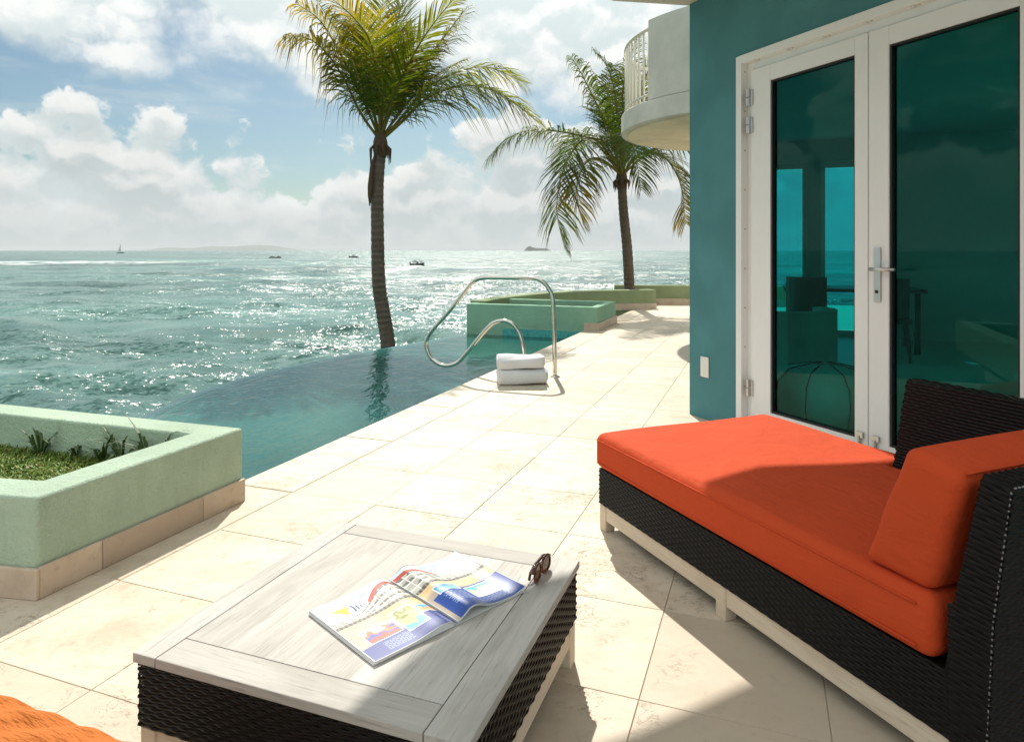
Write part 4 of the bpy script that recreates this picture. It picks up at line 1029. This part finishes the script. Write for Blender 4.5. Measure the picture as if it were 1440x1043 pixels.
# leaning back cushion
cp = [(1.325, 0.418), (1.512, 0.416), (1.588, 0.700), (1.450, 0.738)]
bm = bmesh.new(); ny = 22; y0, y1 = 0.008, 0.752; G = 10; ring = []
for i in range(4):
    a, b = Vector((cp[i][0], 0, cp[i][1])), Vector((cp[(i + 1) % 4][0], 0, cp[(i + 1) % 4][1]))
    for s in range(G): ring.append(a.lerp(b, s / G))
cen = sum(ring, Vector()) / len(ring)
bm.free()
bm = bmesh.new()
va = [bm.verts.new((x, y0, z)) for x, z in cp]; vb = [bm.verts.new((x, y1, z)) for x, z in cp]
bm.faces.new(va); bm.faces.new(vb[::-1])
for i in range(4): j = (i + 1) % 4; bm.faces.new((va[i], vb[i], vb[j], va[j]))
bmesh.ops.recalc_face_normals(bm, faces=bm.faces)
bmesh.ops.bevel(bm, geom=list(bm.edges), offset=0.026, segments=5, profile=0.5, affect='EDGES')
for i in range(1, 16):
    c = y0 + (y1 - y0) * i / 16; bmesh.ops.bisect_plane(bm, geom=bm.verts[:] + bm.edges[:] + bm.faces[:], plane_co=(0, c, 0), plane_no=(0, 1, 0))
ax_ = (Vector((1.519, 0, .719)) - Vector((1.4185, 0, .417))).normalized(); px_ = Vector((ax_.z, 0, -ax_.x))
for i in range(1, 10):
    bmesh.ops.bisect_plane(bm, geom=bm.verts[:] + bm.edges[:] + bm.faces[:], plane_co=Vector((1.4185, 0, .417)) + ax_ * 0.318 * i / 10, plane_no=ax_)
for i in range(1, 6):
    bmesh.ops.bisect_plane(bm, geom=bm.verts[:] + bm.edges[:] + bm.faces[:], plane_co=cen + px_ * (i / 6 - .5) * 0.17, plane_no=px_)
for v in bm.verts:
    w_ = (v.co.y - y0) / (y1 - y0); d = v.co - Vector((cen.x, v.co.y, cen.z))
    a = d.dot(ax_) / 0.16; b = d.dot(px_) / 0.085
    puff_ = max(0, 4 * w_ * (1 - w_)) ** .5
    v.co += px_ * math.copysign(min(1, abs(b)), b) * 0.010 * max(0, 1 - a * a) * puff_
    v.co += ax_ * max(0, a) * 0.010 * puff_ * max(0, 1 - b * b)
    if v.co.y < y0 + .02: v.co.y -= 0.010 * max(0, 1 - a * a) * max(0, 1 - b * b)
    v.co += Vector((1, 0, .5)) * 0.0022 * math.sin(v.co.y * 31 + v.co.z * 40)
me = bpy.data.meshes.new('back_cushion'); bm.to_mesh(me); bm.free(); me.materials.append(MATS['orange_canvas']); me.polygons.foreach_set('use_smooth', [True] * len(me.polygons))
bcush = bpy.data.objects.new('back_cushion', me); COL.objects.link(bcush); bcush.parent = sofa
piping([(1.580, 0.03 + i * .035, 0.7065) for i in range(20)], 'seam', 'orange_canvas', bcush, 0.003)

# ------------------------------------------------------------------ coffee table
tab = empty('coffee_table', (-0.860, 1.542, 0), -A)
tag(tab, 'low black wicker coffee table with weathered grey plank top', 'table')
TX, TY, TZ, TH = 0.832, 0.802, 0.2914, 0.022
fw = dict(l=0.068, r=0.094, f=0.088, b=0.078); gp_ = 0.0011
def board(nm, x0, x1, y0, y1, m, dz=0.0):
    return MB().box(x0 + gp_, x1 - gp_, y0 + gp_, y1 - gp_, TZ - TH, TZ + dz).build(nm, m, tab, bevel=0.0022 if nm != 'plank' else 0.0004, segs=2)
board('frame_board', 0, fw['l'], 0, TY, 'grey_wood_y'); board('frame_board', TX - fw['r'], TX, 0, TY, 'grey_wood_y')
board('frame_board', fw['l'], TX - fw['r'], 0, fw['f'], 'grey_wood_x'); board('frame_board', fw['l'], TX - fw['r'], TY - fw['b'], TY, 'grey_wood_x')
n = 6; wpl = (TX - fw['l'] - fw['r']) / n
gp_ = 0.0001
for i in range(n): board('plank', fw['l'] + i * wpl + (0.001 if i == 0 else 0), fw['l'] + (i + 1) * wpl - (0.001 if i == n - 1 else 0), fw['f'] + .0012, TY - fw['b'] - .0012, 'grey_wood_y', -0.0006)
MB().box(0.016, TX - .016, 0.016, TY - .016, 0.126, TZ - TH - .002).build('core', 'wicker', tab)
w = MB(); e = 0.010; z0, z1 = 0.122, TZ - TH - .001
weave(w, (e, e, z0), (TX - e, e, z0), (TX - e, e, z1), (e, e, z1), 0.022, 0.0105, .0036); weave(w, (TX - e, e, z0), (TX - e, TY - e, z0), (TX - e, TY - e, z1), (TX - e, e, z1), 0.022, 0.0105, .0036)
weave(w, (TX - e, TY - e, z0), (e, TY - e, z0), (e, TY - e, z1), (TX - e, TY - e, z1), 0.03, 0.02); weave(w, (e, TY - e, z0), (e, e, z0), (e, e, z1), (e, TY - e, z1), 0.024, 0.0118)
w.build('woven_skirt', 'wicker', tab, smooth=True)
for a in ((0.05, TX - .05, 0.016, 0.04), (0.05, TX - .05, TY - .04, TY - .016)): MB().box(a[0], a[1], a[2], a[3], 0.062, 0.121).build('rail', 'white_wood_x', tab, bevel=.003, segs=1)
for a in ((0.016, 0.04, 0.05, TY - .05), (TX - .04, TX - .016, 0.05, TY - .05)): MB().box(a[0], a[1], a[2], a[3], 0.062, 0.121).build('rail', 'white_wood_y', tab, bevel=.003, segs=1)
for x in (0.012, TX - .058):
    for y in (0.012, TY - .058): MB().box(x, x + .046, y, y + .046, 0, 0.1215).build('leg', 'white_wood_x', tab, bevel=.003, segs=1)

# ------------------------------------------------------------------ magazine
def magazine():
    e1 = Vector((0.718, 0.696, 0)).normalized(); rz = math.atan2(e1.y, e1.x)
    PW, PH = 0.236, 0.298; T0 = TZ + 0.0012
    ctr = Vector((-0.234, 1.762, 0)); root = empty('magazine', (ctr.x, ctr.y, T0), rz)
    tag(root, 'open glossy magazine with resort pictures lying on the grey table', 'magazine')
    def zl(s): return 0.0085 + 0.009 * np.exp(-((s - 0.80) / 0.22) ** 2) - 0.010 * np.clip((s - 0.86) / 0.14, 0, 1) ** 1.6
    def zr(s): return 0.0075 + 0.021 * np.exp(-((s - 0.22) / 0.19) ** 2) * np.clip(s / 0.16, 0, 1) ** 0.7 - 0.0035 * np.clip((s - .5) / .3, 0, 1) + 0.010 * np.clip((s - .75) / .25, 0, 1) ** 2
    n, m_ = 260, 250
    def mixv(a, b, f): return a + (b - a) * f[..., None]
    def paint(Sx, T):
        """print of the spread; Sx 0..2 across both pages, T 0..1 from head to foot"""
        c = np.ones(Sx.shape + (3,)) * np.array([0.62, 0.79, 0.93])
        rg = np.random.default_rng(4); g = rg.random((24, 40))
        def nz(x, y):
            x = np.clip(x, 0, 37.99); y = np.clip(y, 0, 21.99); i = x.astype(int); j = y.astype(int); fx = x - i; fy = y - j
            fx = fx * fx * (3 - 2 * fx); fy = fy * fy * (3 - 2 * fy)
            return (g[j, i] * (1 - fx) + g[j, i + 1] * fx) * (1 - fy) + (g[j + 1, i] * (1 - fx) + g[j + 1, i + 1] * fx) * fy
        cl_ = np.clip(nz(Sx * 3.1, T * 9) * 0.7 + nz(Sx * 8, T * 20) * .4 - .12, 0, 1); c = mixv(c, np.array([.95, .96, .97]), cl_)
        roof = 0.36 - 0.31 * np.exp(-(np.abs(Sx - 0.98) / 0.46) ** 3.0) - 0.02 * np.abs(Sx - 1)       # roof line of the curved hotel
        base = 0.46 - 0.02 * np.exp(-((Sx - 1.0) / 0.5) ** 2)
        bld = (T > roof) & (T < base)
        k = (T - roof) / np.maximum(.02, base - roof)
        body = mixv(np.ones(c.shape) * np.array([.52, .52, .47]), np.array([.70, .69, .64]), nz(Sx * 15, T * 21))
        floors = np.abs((k * 4.0) % 1 - .5) > .40; fins = np.abs((Sx * 11.0) % 1 - .5) > .44
        body = np.where((floors | fins)[..., None], np.array([.90, .89, .85]), body)
        win = (~floors) & (~fins) & ((k * 4) % 1 > .5) & (nz(Sx * 18, T * 21) > .45); body = np.where(win[..., None], np.array([.30, .30, .28]), body)
        c = np.where(bld[..., None], body, c)
        red = (T > roof - 0.004) & (T < roof + 0.05) & (np.abs(Sx - 0.98) < 0.44); c = np.where(red[..., None], np.array([.64, .17, .13]), c)
        dk = (T > base - 0.04) & (T < base + .006); c = np.where(dk[..., None], np.where((np.sin(Sx * 120) > -.3)[..., None], np.array([.20, .18, .16]), np.array([.38, .36, .33])), c)
        sand = T >= base; sc = mixv(np.ones(c.shape) * np.array([.80, .58, .32]), np.array([.88, .74, .54]), nz(Sx * 6, T * 9)); c = np.where(sand[..., None], sc, c)
        gf = np.clip((T - base - 0.12 - 0.05 * np.sin(Sx * 4)) / .05, 0, 1); c = np.where(sand[..., None], mixv(c, np.array([.56, .50, .45]), gf * .9), c)
        for px0, sl in ((.88, .10), (.95, -.12)):
            c = np.where(((np.abs(Sx - px0 - sl * (T - .5)) < .007) & (T > .48) & (T < .64))[..., None], np.array([.80, .66, .36]), c)
        blueL = (Sx < 1.0) & (T > 0.82 - 0.10 * Sx); c = np.where(blueL[..., None], np.array([.040, .105, .40]), c)
        blueR = (Sx >= 1.05) & (T > 0.62 - 0.02 * (Sx - 1)); c = np.where(blueR[..., None], np.array([.025, .14, .47]), c)
        def photo(x0, x1, t0, t1, cols, seed):
            nonlocal c
            bord = (Sx > x0 - .012) & (Sx < x1 + .012) & (T > t0 - .010) & (T < t1 + .010); c = np.where(bord[..., None], np.array([.9, .9, .9]), c)
            ins = (Sx > x0) & (Sx < x1) & (T > t0) & (T < t1); f = np.clip((T - t0) / (t1 - t0) * len(cols) + (nz(Sx * 18 + seed, T * 21) - .5) * 2.6, 0, len(cols) - 1.001)
            i = f.astype(int); fr_ = np.clip(((f - i) - .3) / .4, 0, 1); A_ = np.array(cols)
            c = np.where(ins[..., None], A_[i] + (A_[i + 1] - A_[i]) * fr_[..., None], c)
        photo(.14, .50, .60, .79, [(.9, .88, .86), (.92, .9, .88), (.72, .28, .14), (.10, .18, .62), (.55, .14, .10)], 0)
        photo(.54, .78, .54, .85, [(.66, .66, .52), (.40, .44, .14), (.66, .66, .42), (.74, .62, .36), (.20, .55, .70)], 3)
        photo(.81, .985, .60, .72, [(.35, .30, .62), (.10, .55, .78), (.80, .50, .26)], 6)
        photo(1.14, 1.42, .52, .63, [(.20, .50, .75), (.45, .62, .62), (.35, .72, .88)], 2)
        photo(1.46, 1.86, .64, .84, [(.14, .52, .60), (.20, .60, .62), (.80, .72, .56), (.92, .88, .78), (.9, .86, .74)], 9)
        lg = (T > .165) & (T < .30) & (np.abs(Sx - .235 - .2 * (T - .165)) < .10 * (1 - (T - .165) / .135)); c = np.where(lg[..., None], np.array([.92, .68, .06]), c)
        for i in range(4):
            x = .345 + .040 * i; k2 = (np.abs(Sx - x - .02 * np.sin((T - .16) * 22)) < .012 - .002 * i) & (T > .175 + .02 * i) & (T < .29 - .012 * i); c = np.where(k2[..., None], np.array([.03, .07, .28]), c)
        F = {'H': '101101111101101', 'O': '111101101101111', 'T': '111010010010010', 'E': '111100110100111', 'L': '100100100100111', 'B': '110101110101110', 'A': '111101111101101', 'V': '101101101101010',
             'I': '111010010010111', 'G': '111100101101111', 'S': '111100111001111', 'N': '101111111111101', 'M': '101111111101101', 'R': '111101110101101', ' ': '0' * 15}
        def write(txt, x0, t0, cw, ch, colr):
            nonlocal c
            for i, chx in enumerate(txt):
                bits = F[chx]; gx = np.floor((Sx - x0 - i * cw * 4) / cw).astype(int); gy = np.floor((T - t0) / ch).astype(int)
                ok = (gx >= 0) & (gx < 3) & (gy >= 0) & (gy < 5); idx = np.clip(gy, 0, 4) * 3 + np.clip(gx, 0, 2)
                on = ok & (np.array([int(b) for b in bits])[idx] == 1); c = np.where(on[..., None], c * .4 + np.array(colr) * .6, c)
        write('HOTEL BELA VILLAGE', .07, .10, .0075, .0062, (.10, .16, .36)); write('SAINT MARTIN', 1.36, .06, .0075, .0062, (.10, .16, .36))
        for (x0, x1, t0, t1, rows) in ((.22, .52, .835, .955, 6), (1.14, 1.42, .67, .86, 8), (1.42, 1.84, .87, .965, 5)):
            r = (T - t0) / (t1 - t0) * rows; on = (Sx > x0) & (Sx < x1) & (r > 0) & (r < rows) & ((r % 1) < .5) & (np.sin(Sx * 210 + np.floor(r) * 7) + np.sin(Sx * 97 + np.floor(r) * 3) > -.9)
            c = np.where(on[..., None], c * .4 + np.array([.60, .66, .80]) * .6, c)
        mg = (T < .008) | (T > .992) | (Sx < .008) | (Sx > 1.992) | (np.abs(Sx - 1) < .004); c = np.where(mg[..., None], np.array([.9, .9, .89]), c)
        return np.clip(c, 0, 1) ** 1.45 * 0.86
    m, t, p = mat('magazine_print'); at = t.nodes.new('ShaderNodeAttribute'); at.attribute_name = 'print'
    t.links.new(at.outputs['Color'], p.inputs['Base Color']); p.inputs['Roughness'].default_value = 0.36
    simple('paper_edge', (0.74, 0.75, 0.74), 0.8, 0.08, 300)
    for side in (0, 1):
        s = np.linspace(0, 1, n + 1); tt = np.linspace(0, 1, m_ + 1); SS, TT = np.meshgrid(s, tt)
        z = zl(SS) if side == 0 else zr(SS)
        if side: z = z * (1 - 0.10 * (1 - TT)) + 0.002 * np.sin(TT * 3)
        x = (SS - 1) * PW if side == 0 else SS * PW * 0.99
        y = (0.5 - TT) * PH
        verts = np.stack([x, y, z], -1).reshape(-1, 3); col_ = paint(SS + side, TT).reshape(-1, 3)
        i = np.arange(m_)[:, None] * (n + 1); j = np.arange(n)[None]
        fc = np.stack([i + j, i + n + 1 + j, i + n + 2 + j, i + 1 + j], -1).reshape(-1, 4)
        me = bpy.data.meshes.new('page'); me.from_pydata(verts.tolist(), [], fc.tolist()); me.materials.append(m)
        ca = me.color_attributes.new('print', 'FLOAT_COLOR', 'POINT'); ca.data.foreach_set('color', np.concatenate([col_, np.ones((len(col_), 1))], 1).astype(np.float32).ravel())
        me.polygons.foreach_set('use_smooth', [True] * len(me.polygons))
        o = bpy.data.objects.new('page', me); COL.objects.link(o); o.parent = root
        # leaves underneath
        mb = MB(); K = 24
        if side == 0:
            for lay, dz in ((0, 0.0006), (1, 0.0040)):
                top = [( (k / K - 1) * PW - 0.0022 * lay, float(zl(np.array(k / K))) - 0.0008 - dz) for k in range(K + 1)]
                for yy in (0,):
                    y0_, y1_ = -PH / 2 + .0006 + .0015 * lay, PH / 2 - .0006 - 0.001 * lay
                    bot = [(x_, max(0.0, z_ - 0.003) if lay == 0 else 0.0) for x_, z_ in top]
                    q = len(mb.v); mb.v += [(a, y0_, b) for a, b in top] + [(a, y0_, b) for a, b in bot] + [(a, y1_, b) for a, b in top] + [(a, y1_, b) for a, b in bot]; N_ = K + 1
                    for k in range(K):
                        mb.f += [(q + N_ + k, q + N_ + k + 1, q + k + 1, q + k), (q + 2 * N_ + k, q + 2 * N_ + k + 1, q + 3 * N_ + k + 1, q + 3 * N_ + k), (q + k, q + k + 1, q + 2 * N_ + k + 1, q + 2 * N_ + k), (q + 3 * N_ + k, q + 3 * N_ + k + 1, q + N_ + k + 1, q + N_ + k)]
                    mb.f += [(q, q + 2 * N_, q + 3 * N_, q + N_), (q + K, q + N_ + K, q + 3 * N_ + K, q + 2 * N_ + K)]
        else:
            th_ = lambda k: float(zr(np.array(k / K))) - .0009
            top = [(k / K * PW * .985, th_(k)) for k in range(K + 1)]; bot = [(x_, max(0.0, z_ - .0022)) for x_, z_ in top]; y0_, y1_ = -PH / 2 + .0005, PH / 2 - .0005
            q = len(mb.v); mb.v += [(a, y0_, b) for a, b in top] + [(a, y0_, b) for a, b in bot] + [(a, y1_, b) for a, b in top] + [(a, y1_, b) for a, b in bot]; N_ = K + 1
            for k in range(K):
                mb.f += [(q + N_ + k, q + N_ + k + 1, q + k + 1, q + k), (q + 2 * N_ + k, q + 2 * N_ + k + 1, q + 3 * N_ + k + 1, q + 3 * N_ + k), (q + 3 * N_ + k, q + 3 * N_ + k + 1, q + N_ + k + 1, q + N_ + k)]
            mb.f += [(q + K, q + N_ + K, q + 3 * N_ + K, q + 2 * N_ + K)]
            # the cover lies flat under it
            b2 = len(mb.v); mb.box(0.0, PW * .97, y0_, y1_, 0.0, 0.0012)
        mb.build('page_block', 'paper_edge', root, smooth=False)
magazine()

# ------------------------------------------------------------------ sunglasses
def sunglasses():
    m, t, p = mat('tortoise'); g = objc(t)
    c = mixc(t, noise(t, g, 90, 3, .6, .6).step(.45, .65), (0.022, 0.007, 0.004), (0.30, 0.075, 0.015)); lk(t, c, p.inputs['Base Color']); p.inputs['Roughness'].default_value = 0.12
    root = empty('sunglasses', (0.082, 1.90, TZ + .001), R(66)); tag(root, 'folded tortoiseshell sunglasses standing at the far right of the table', 'sunglasses')
    root.scale = (0.88,) * 3
    fr_ = MB(); lens_objs = []
    for sg in (-1, 1):
        pts = []; K = 28
        for i in range(K + 1):
            a = 2 * math.pi * i / K; x = sg * 0.035 + 0.031 * math.copysign(abs(math.cos(a)) ** .8, math.cos(a)); z = 0.027 + 0.025 * math.copysign(abs(math.sin(a)) ** .8, math.sin(a))
            y = -0.10 * (x ** 2) * 8
            pts.append((x, y, z))
        fr_.tube(pts, 0.0038, 7, cap=False); lens_objs.append(pts)
    fr_.tube([(-.006, 0, .036), (0, -.001, .040), (.006, 0, .036)], 0.0035, 7)
    f = fr_.build('frame', 'tortoise', root, smooth=True)
    for pts in lens_objs: q = MB(); q.poly(pts[:-1]); q.build('lens', 'lens', root)
    for sg in (-1, 1):                                   # arms folded across the back
        y_ = 0.010 if sg < 0 else 0.018
        q = MB(); q.tube([(sg * .066, -.004, .040), (sg * .068, .006, .040), (sg * .060, y_, .039), (0, y_ + .004, .034), (-sg * .040, y_ + .003, .026), (-sg * .058, y_, .010)], [.0055, .0055, .0052, .0044, .0042, .0046], 7); q.build('temple', 'tortoise', root, smooth=True)
sunglasses()

# ------------------------------------------------------------------ orange ottoman in the near left corner
ot = empty('ottoman', W(-1.27, 0.49), -A); tag(ot, 'black wicker ottoman with orange terry cushion at bottom left corner', 'ottoman')
MB().box(-.42, .42, -.33, .33, .11, .26).build('base_core', 'wicker', ot)
w = MB(); h_ = [(-.425, -.335), (.425, -.335), (.425, .335), (-.425, .335)]
for i in range(4): a, b = h_[i], h_[(i + 1) % 4]; weave(w, (*a, .11), (*b, .11), (*b, .262), (*a, .262))
w.build('woven_skirt', 'wicker', ot, smooth=True)
for x in (-.41, .36):
    for y in (-.32, .27): MB().box(x, x + .048, y, y + .048, 0, .11).build('leg', 'white_wood_x', ot, bevel=.003, segs=1)
cushion('cushion', [(-.43, -.34), (.43, -.34), (.43, .345), (-.43, .345)], .263, .408, 'orange_terry', ot, bev=.05, crown=.02, cuts=70, ridge=.006)

# ------------------------------------------------------------------ boats, island, far hills
def island(name, cx, cy, wdt, hgt, label, humps, seed, cat='island'):
    rd = np.random.default_rng(seed); nx, ny = 64, 20; mb = MB()
    for j in range(ny + 1):
        for i in range(nx + 1):
            u, v = i / nx, j / ny; h = sum(a * math.exp(-((u - c) / s) ** 2) for a, c, s in humps)
            e = min(1, 6 * u) * min(1, 6 * (1 - u)) * math.sin(math.pi * v) ** .7
            mb.v.append(((u - .5) * wdt, (v - .5) * wdt * .35, (h * (1 + rd.normal(0, .05)) * e - .06) * hgt))
    for j in range(ny):
        for i in range(nx): a = j * (nx + 1) + i; mb.f.append((a, a + 1, a + nx + 2, a + nx + 1))
    o = mb.build(name, 'island_scrub', None); o.location = (cx, cy, SEA_Z); tag(o, label, cat); return o
island('island', 222, 6000, 285, 46, 'small dark rocky island on the horizon right of centre', [(.85, .25, .15), (.55, .55, .2), (.35, .8, .15)], 3)
hl = island('hills', -7900, 18500, 4600, 165, 'faint distant hills on the left horizon', [(.5, .2, .12), (.65, .45, .14), (.9, .72, .16), (.4, .92, .1)], 5)
hl.pop('category'); struct(hl)
rk = island('reef_rock', -156, 450, 11, 1.7, 'dark low reef rock awash near the horizon', [(.8, .3, .2), (.9, .7, .15)], 8, 'rock')

def hull(L, Bm, H, nose=0.35):
    mb = MB(); n = 14; secs = []
    for i in range(n + 1):
        u = i / n; x = (u - .5) * L; wd = Bm / 2 * (1 if u < 1 - nose else max(0.03, math.cos((u - 1 + nose) / nose * math.pi / 2))); rise = 0.35 * H * max(0, (u - .5) * 2) ** 2
        secs.append([(x, -wd, H + rise), (x, -wd * .85, H * .4 + rise * .5), (x, 0, -H * .3 + rise * .8), (x, wd * .85, H * .4 + rise * .5), (x, wd, H + rise), (x, wd * .8, H * .9 + rise), (x, -wd * .8, H * .9 + rise)])
    for s in secs: mb.v += s
    k = 7
    for i in range(n):
        for j in range(k): a = i * k + j; b = i * k + (j + 1) % k; mb.f.append((a, b, b + k, a + k))
    mb.f.append(tuple(range(k))); mb.f.append(tuple(n * k + j for j in reversed(range(k)))); return mb
by = 226.0; bx = (587 - 720) / 959 * by
bt = empty('speedboat', (bx, by, SEA_Z + .25), R(12)); tag(bt, 'dark rigid speedboat carrying people, trailing a white wake', 'boat')
hull(4.6, 1.9, .65).build('hull', 'hull_dark', bt); MB().box(-.3, .35, -.35, .35, .5, 1.35).build('console', 'hull_dark', bt, bevel=.08)
MB().box(-2.55, -2.15, -.22, .22, .1, 1.15).build('outboard_motor', 'hull_dark', bt, bevel=.08)
def person(loc, rz, seed, label):
    rd = random.Random(seed); me = bpy.data.meshes.new('person')
    vv = [(0, 0, 0), (0, 0.02, .25), (0, .03, .5), (0, .03, .60), (0, .05, .76), (-.19, .02, .50), (-.27, .16, .28), (-.2, .36, .22), (.19, .02, .50), (.27, .16, .28), (.2, .36, .22), (-.12, .35, .02), (-.13, .42, -.38), (.12, .35, .02), (.13, .42, -.38)]
    ee = [(0, 1), (1, 2), (2, 3), (3, 4), (2, 5), (5, 6), (6, 7), (2, 8), (8, 9), (9, 10), (0, 11), (11, 12), (0, 13), (13, 14)]
    rads = [.16, .15, .16, .065, .115, .075, .055, .04, .075, .055, .04, .085, .055, .085, .055]
    me.from_pydata(vv, ee, []); o = bpy.data.objects.new('person', me); COL.objects.link(o)
    sm_ = o.modifiers.new('skin', 'SKIN')
    for i, r in enumerate(rads): me.skin_vertices[0].data[i].radius = (r, r)
    me.skin_vertices[0].data[0].use_root = True
    o.modifiers.new('sub', 'SUBSURF').levels = 1; o.location = loc; o.rotation_euler = (0, 0, rz); me.materials.append(MATS['dark_cloth'])
    tag(o, label, 'person', 'people riding in the speedboat')
ppl = [(-1.5, -.35, .95), (-.95, .3, 1.05), (-.6, -.4, 1.0), (.75, .1, 1.15), (1.3, -.25, 1.0)]
who = ['person in dark clothes sitting nearest the stern of the speedboat', 'person in dark clothes sitting second from the stern of the speedboat', 'person in dark clothes sitting just behind the console of the speedboat',
       'person in dark clothes sitting just ahead of the console of the speedboat', 'person in dark clothes sitting nearest the bow of the speedboat']
for i, (x, y, z) in enumerate(ppl):
    q = Matrix.Rotation(R(12), 4, 'Z') @ Vector((x, y, 0)); person((bx + q.x, by + q.y, SEA_Z + .25 + z), R(12 - 90), i, who[i])
cy_ = 480.0; cx_ = (497 - 720) / 959 * cy_
cb = empty('motorboat', (cx_, cy_, SEA_Z), R(170)); tag(cb, 'tiny cabin motorboat far out left of the palm trunk', 'boat')
hull(6.6, 2.3, .9).build('hull', 'hull_dark', cb); MB().box(-.9, 1.0, -.8, .8, .85, 2.3).build('cabin', 'hull_white', cb, bevel=.15); MB().tube([(-.4, 0, 2.3), (-.4, 0, 3.6)], .05, 6).build('mast', 'hull_dark', cb)
sy_ = 1200.0; sx_ = (169.5 - 720) / 959 * sy_
sbt = empty('sailboat', (sx_, sy_, SEA_Z), R(25)); tag(sbt, 'tiny sailboat with a tall mast on the left horizon', 'sailboat')
hull(11, 3.2, 1.5).build('hull', 'hull_dark', sbt); MB().tube([(0, 0, 1), (0, 0, 17.5)], [.22, .12], 8).build('mast', 'hull_dark', sbt)
mb = MB(); 
def sail3(a, b, c, t=.06): 
    n = len(mb.v); mb.v.extend([(a[0], -t, a[1]), (b[0], -t, b[1]), (c[0], -t - .3, c[1]), (a[0], t, a[1]), (b[0], t, b[1]), (c[0], t - .3, c[1])]); mb.f.extend([(n, n + 1, n + 2), (n + 5, n + 4, n + 3), (n, n + 3, n + 4, n + 1), (n + 1, n + 4, n + 5, n + 2), (n + 2, n + 5, n + 3, n)])
sail3((-.1, 3), (-.1, 16), (-3.4, 3.2)); mb.build('mainsail', 'sail', sbt)

# ------------------------------------------------------------------ sea air
HAZE = 0.00007
if HAZE:
    hz = MB(); hz.box(-31000, 31000, -31000, 31000, -6.0, 130.0)
    m = bpy.data.materials.new('sea_haze'); m.use_nodes = True; t = m.node_tree; t.nodes.clear()
    out = t.nodes.new('ShaderNodeOutputMaterial'); pv = t.nodes.new('ShaderNodeVolumePrincipled')
    pv.inputs['Color'].default_value = (0.86, 0.91, 0.94, 1); pv.inputs['Density'].default_value = HAZE; pv.inputs['Anisotropy'].default_value = 0.0
    t.links.new(pv.outputs[0], out.inputs['Volume'])
    h = hz.build('haze', m); h['kind'] = 'stuff'
scene.cycles.volume_bounces = 0
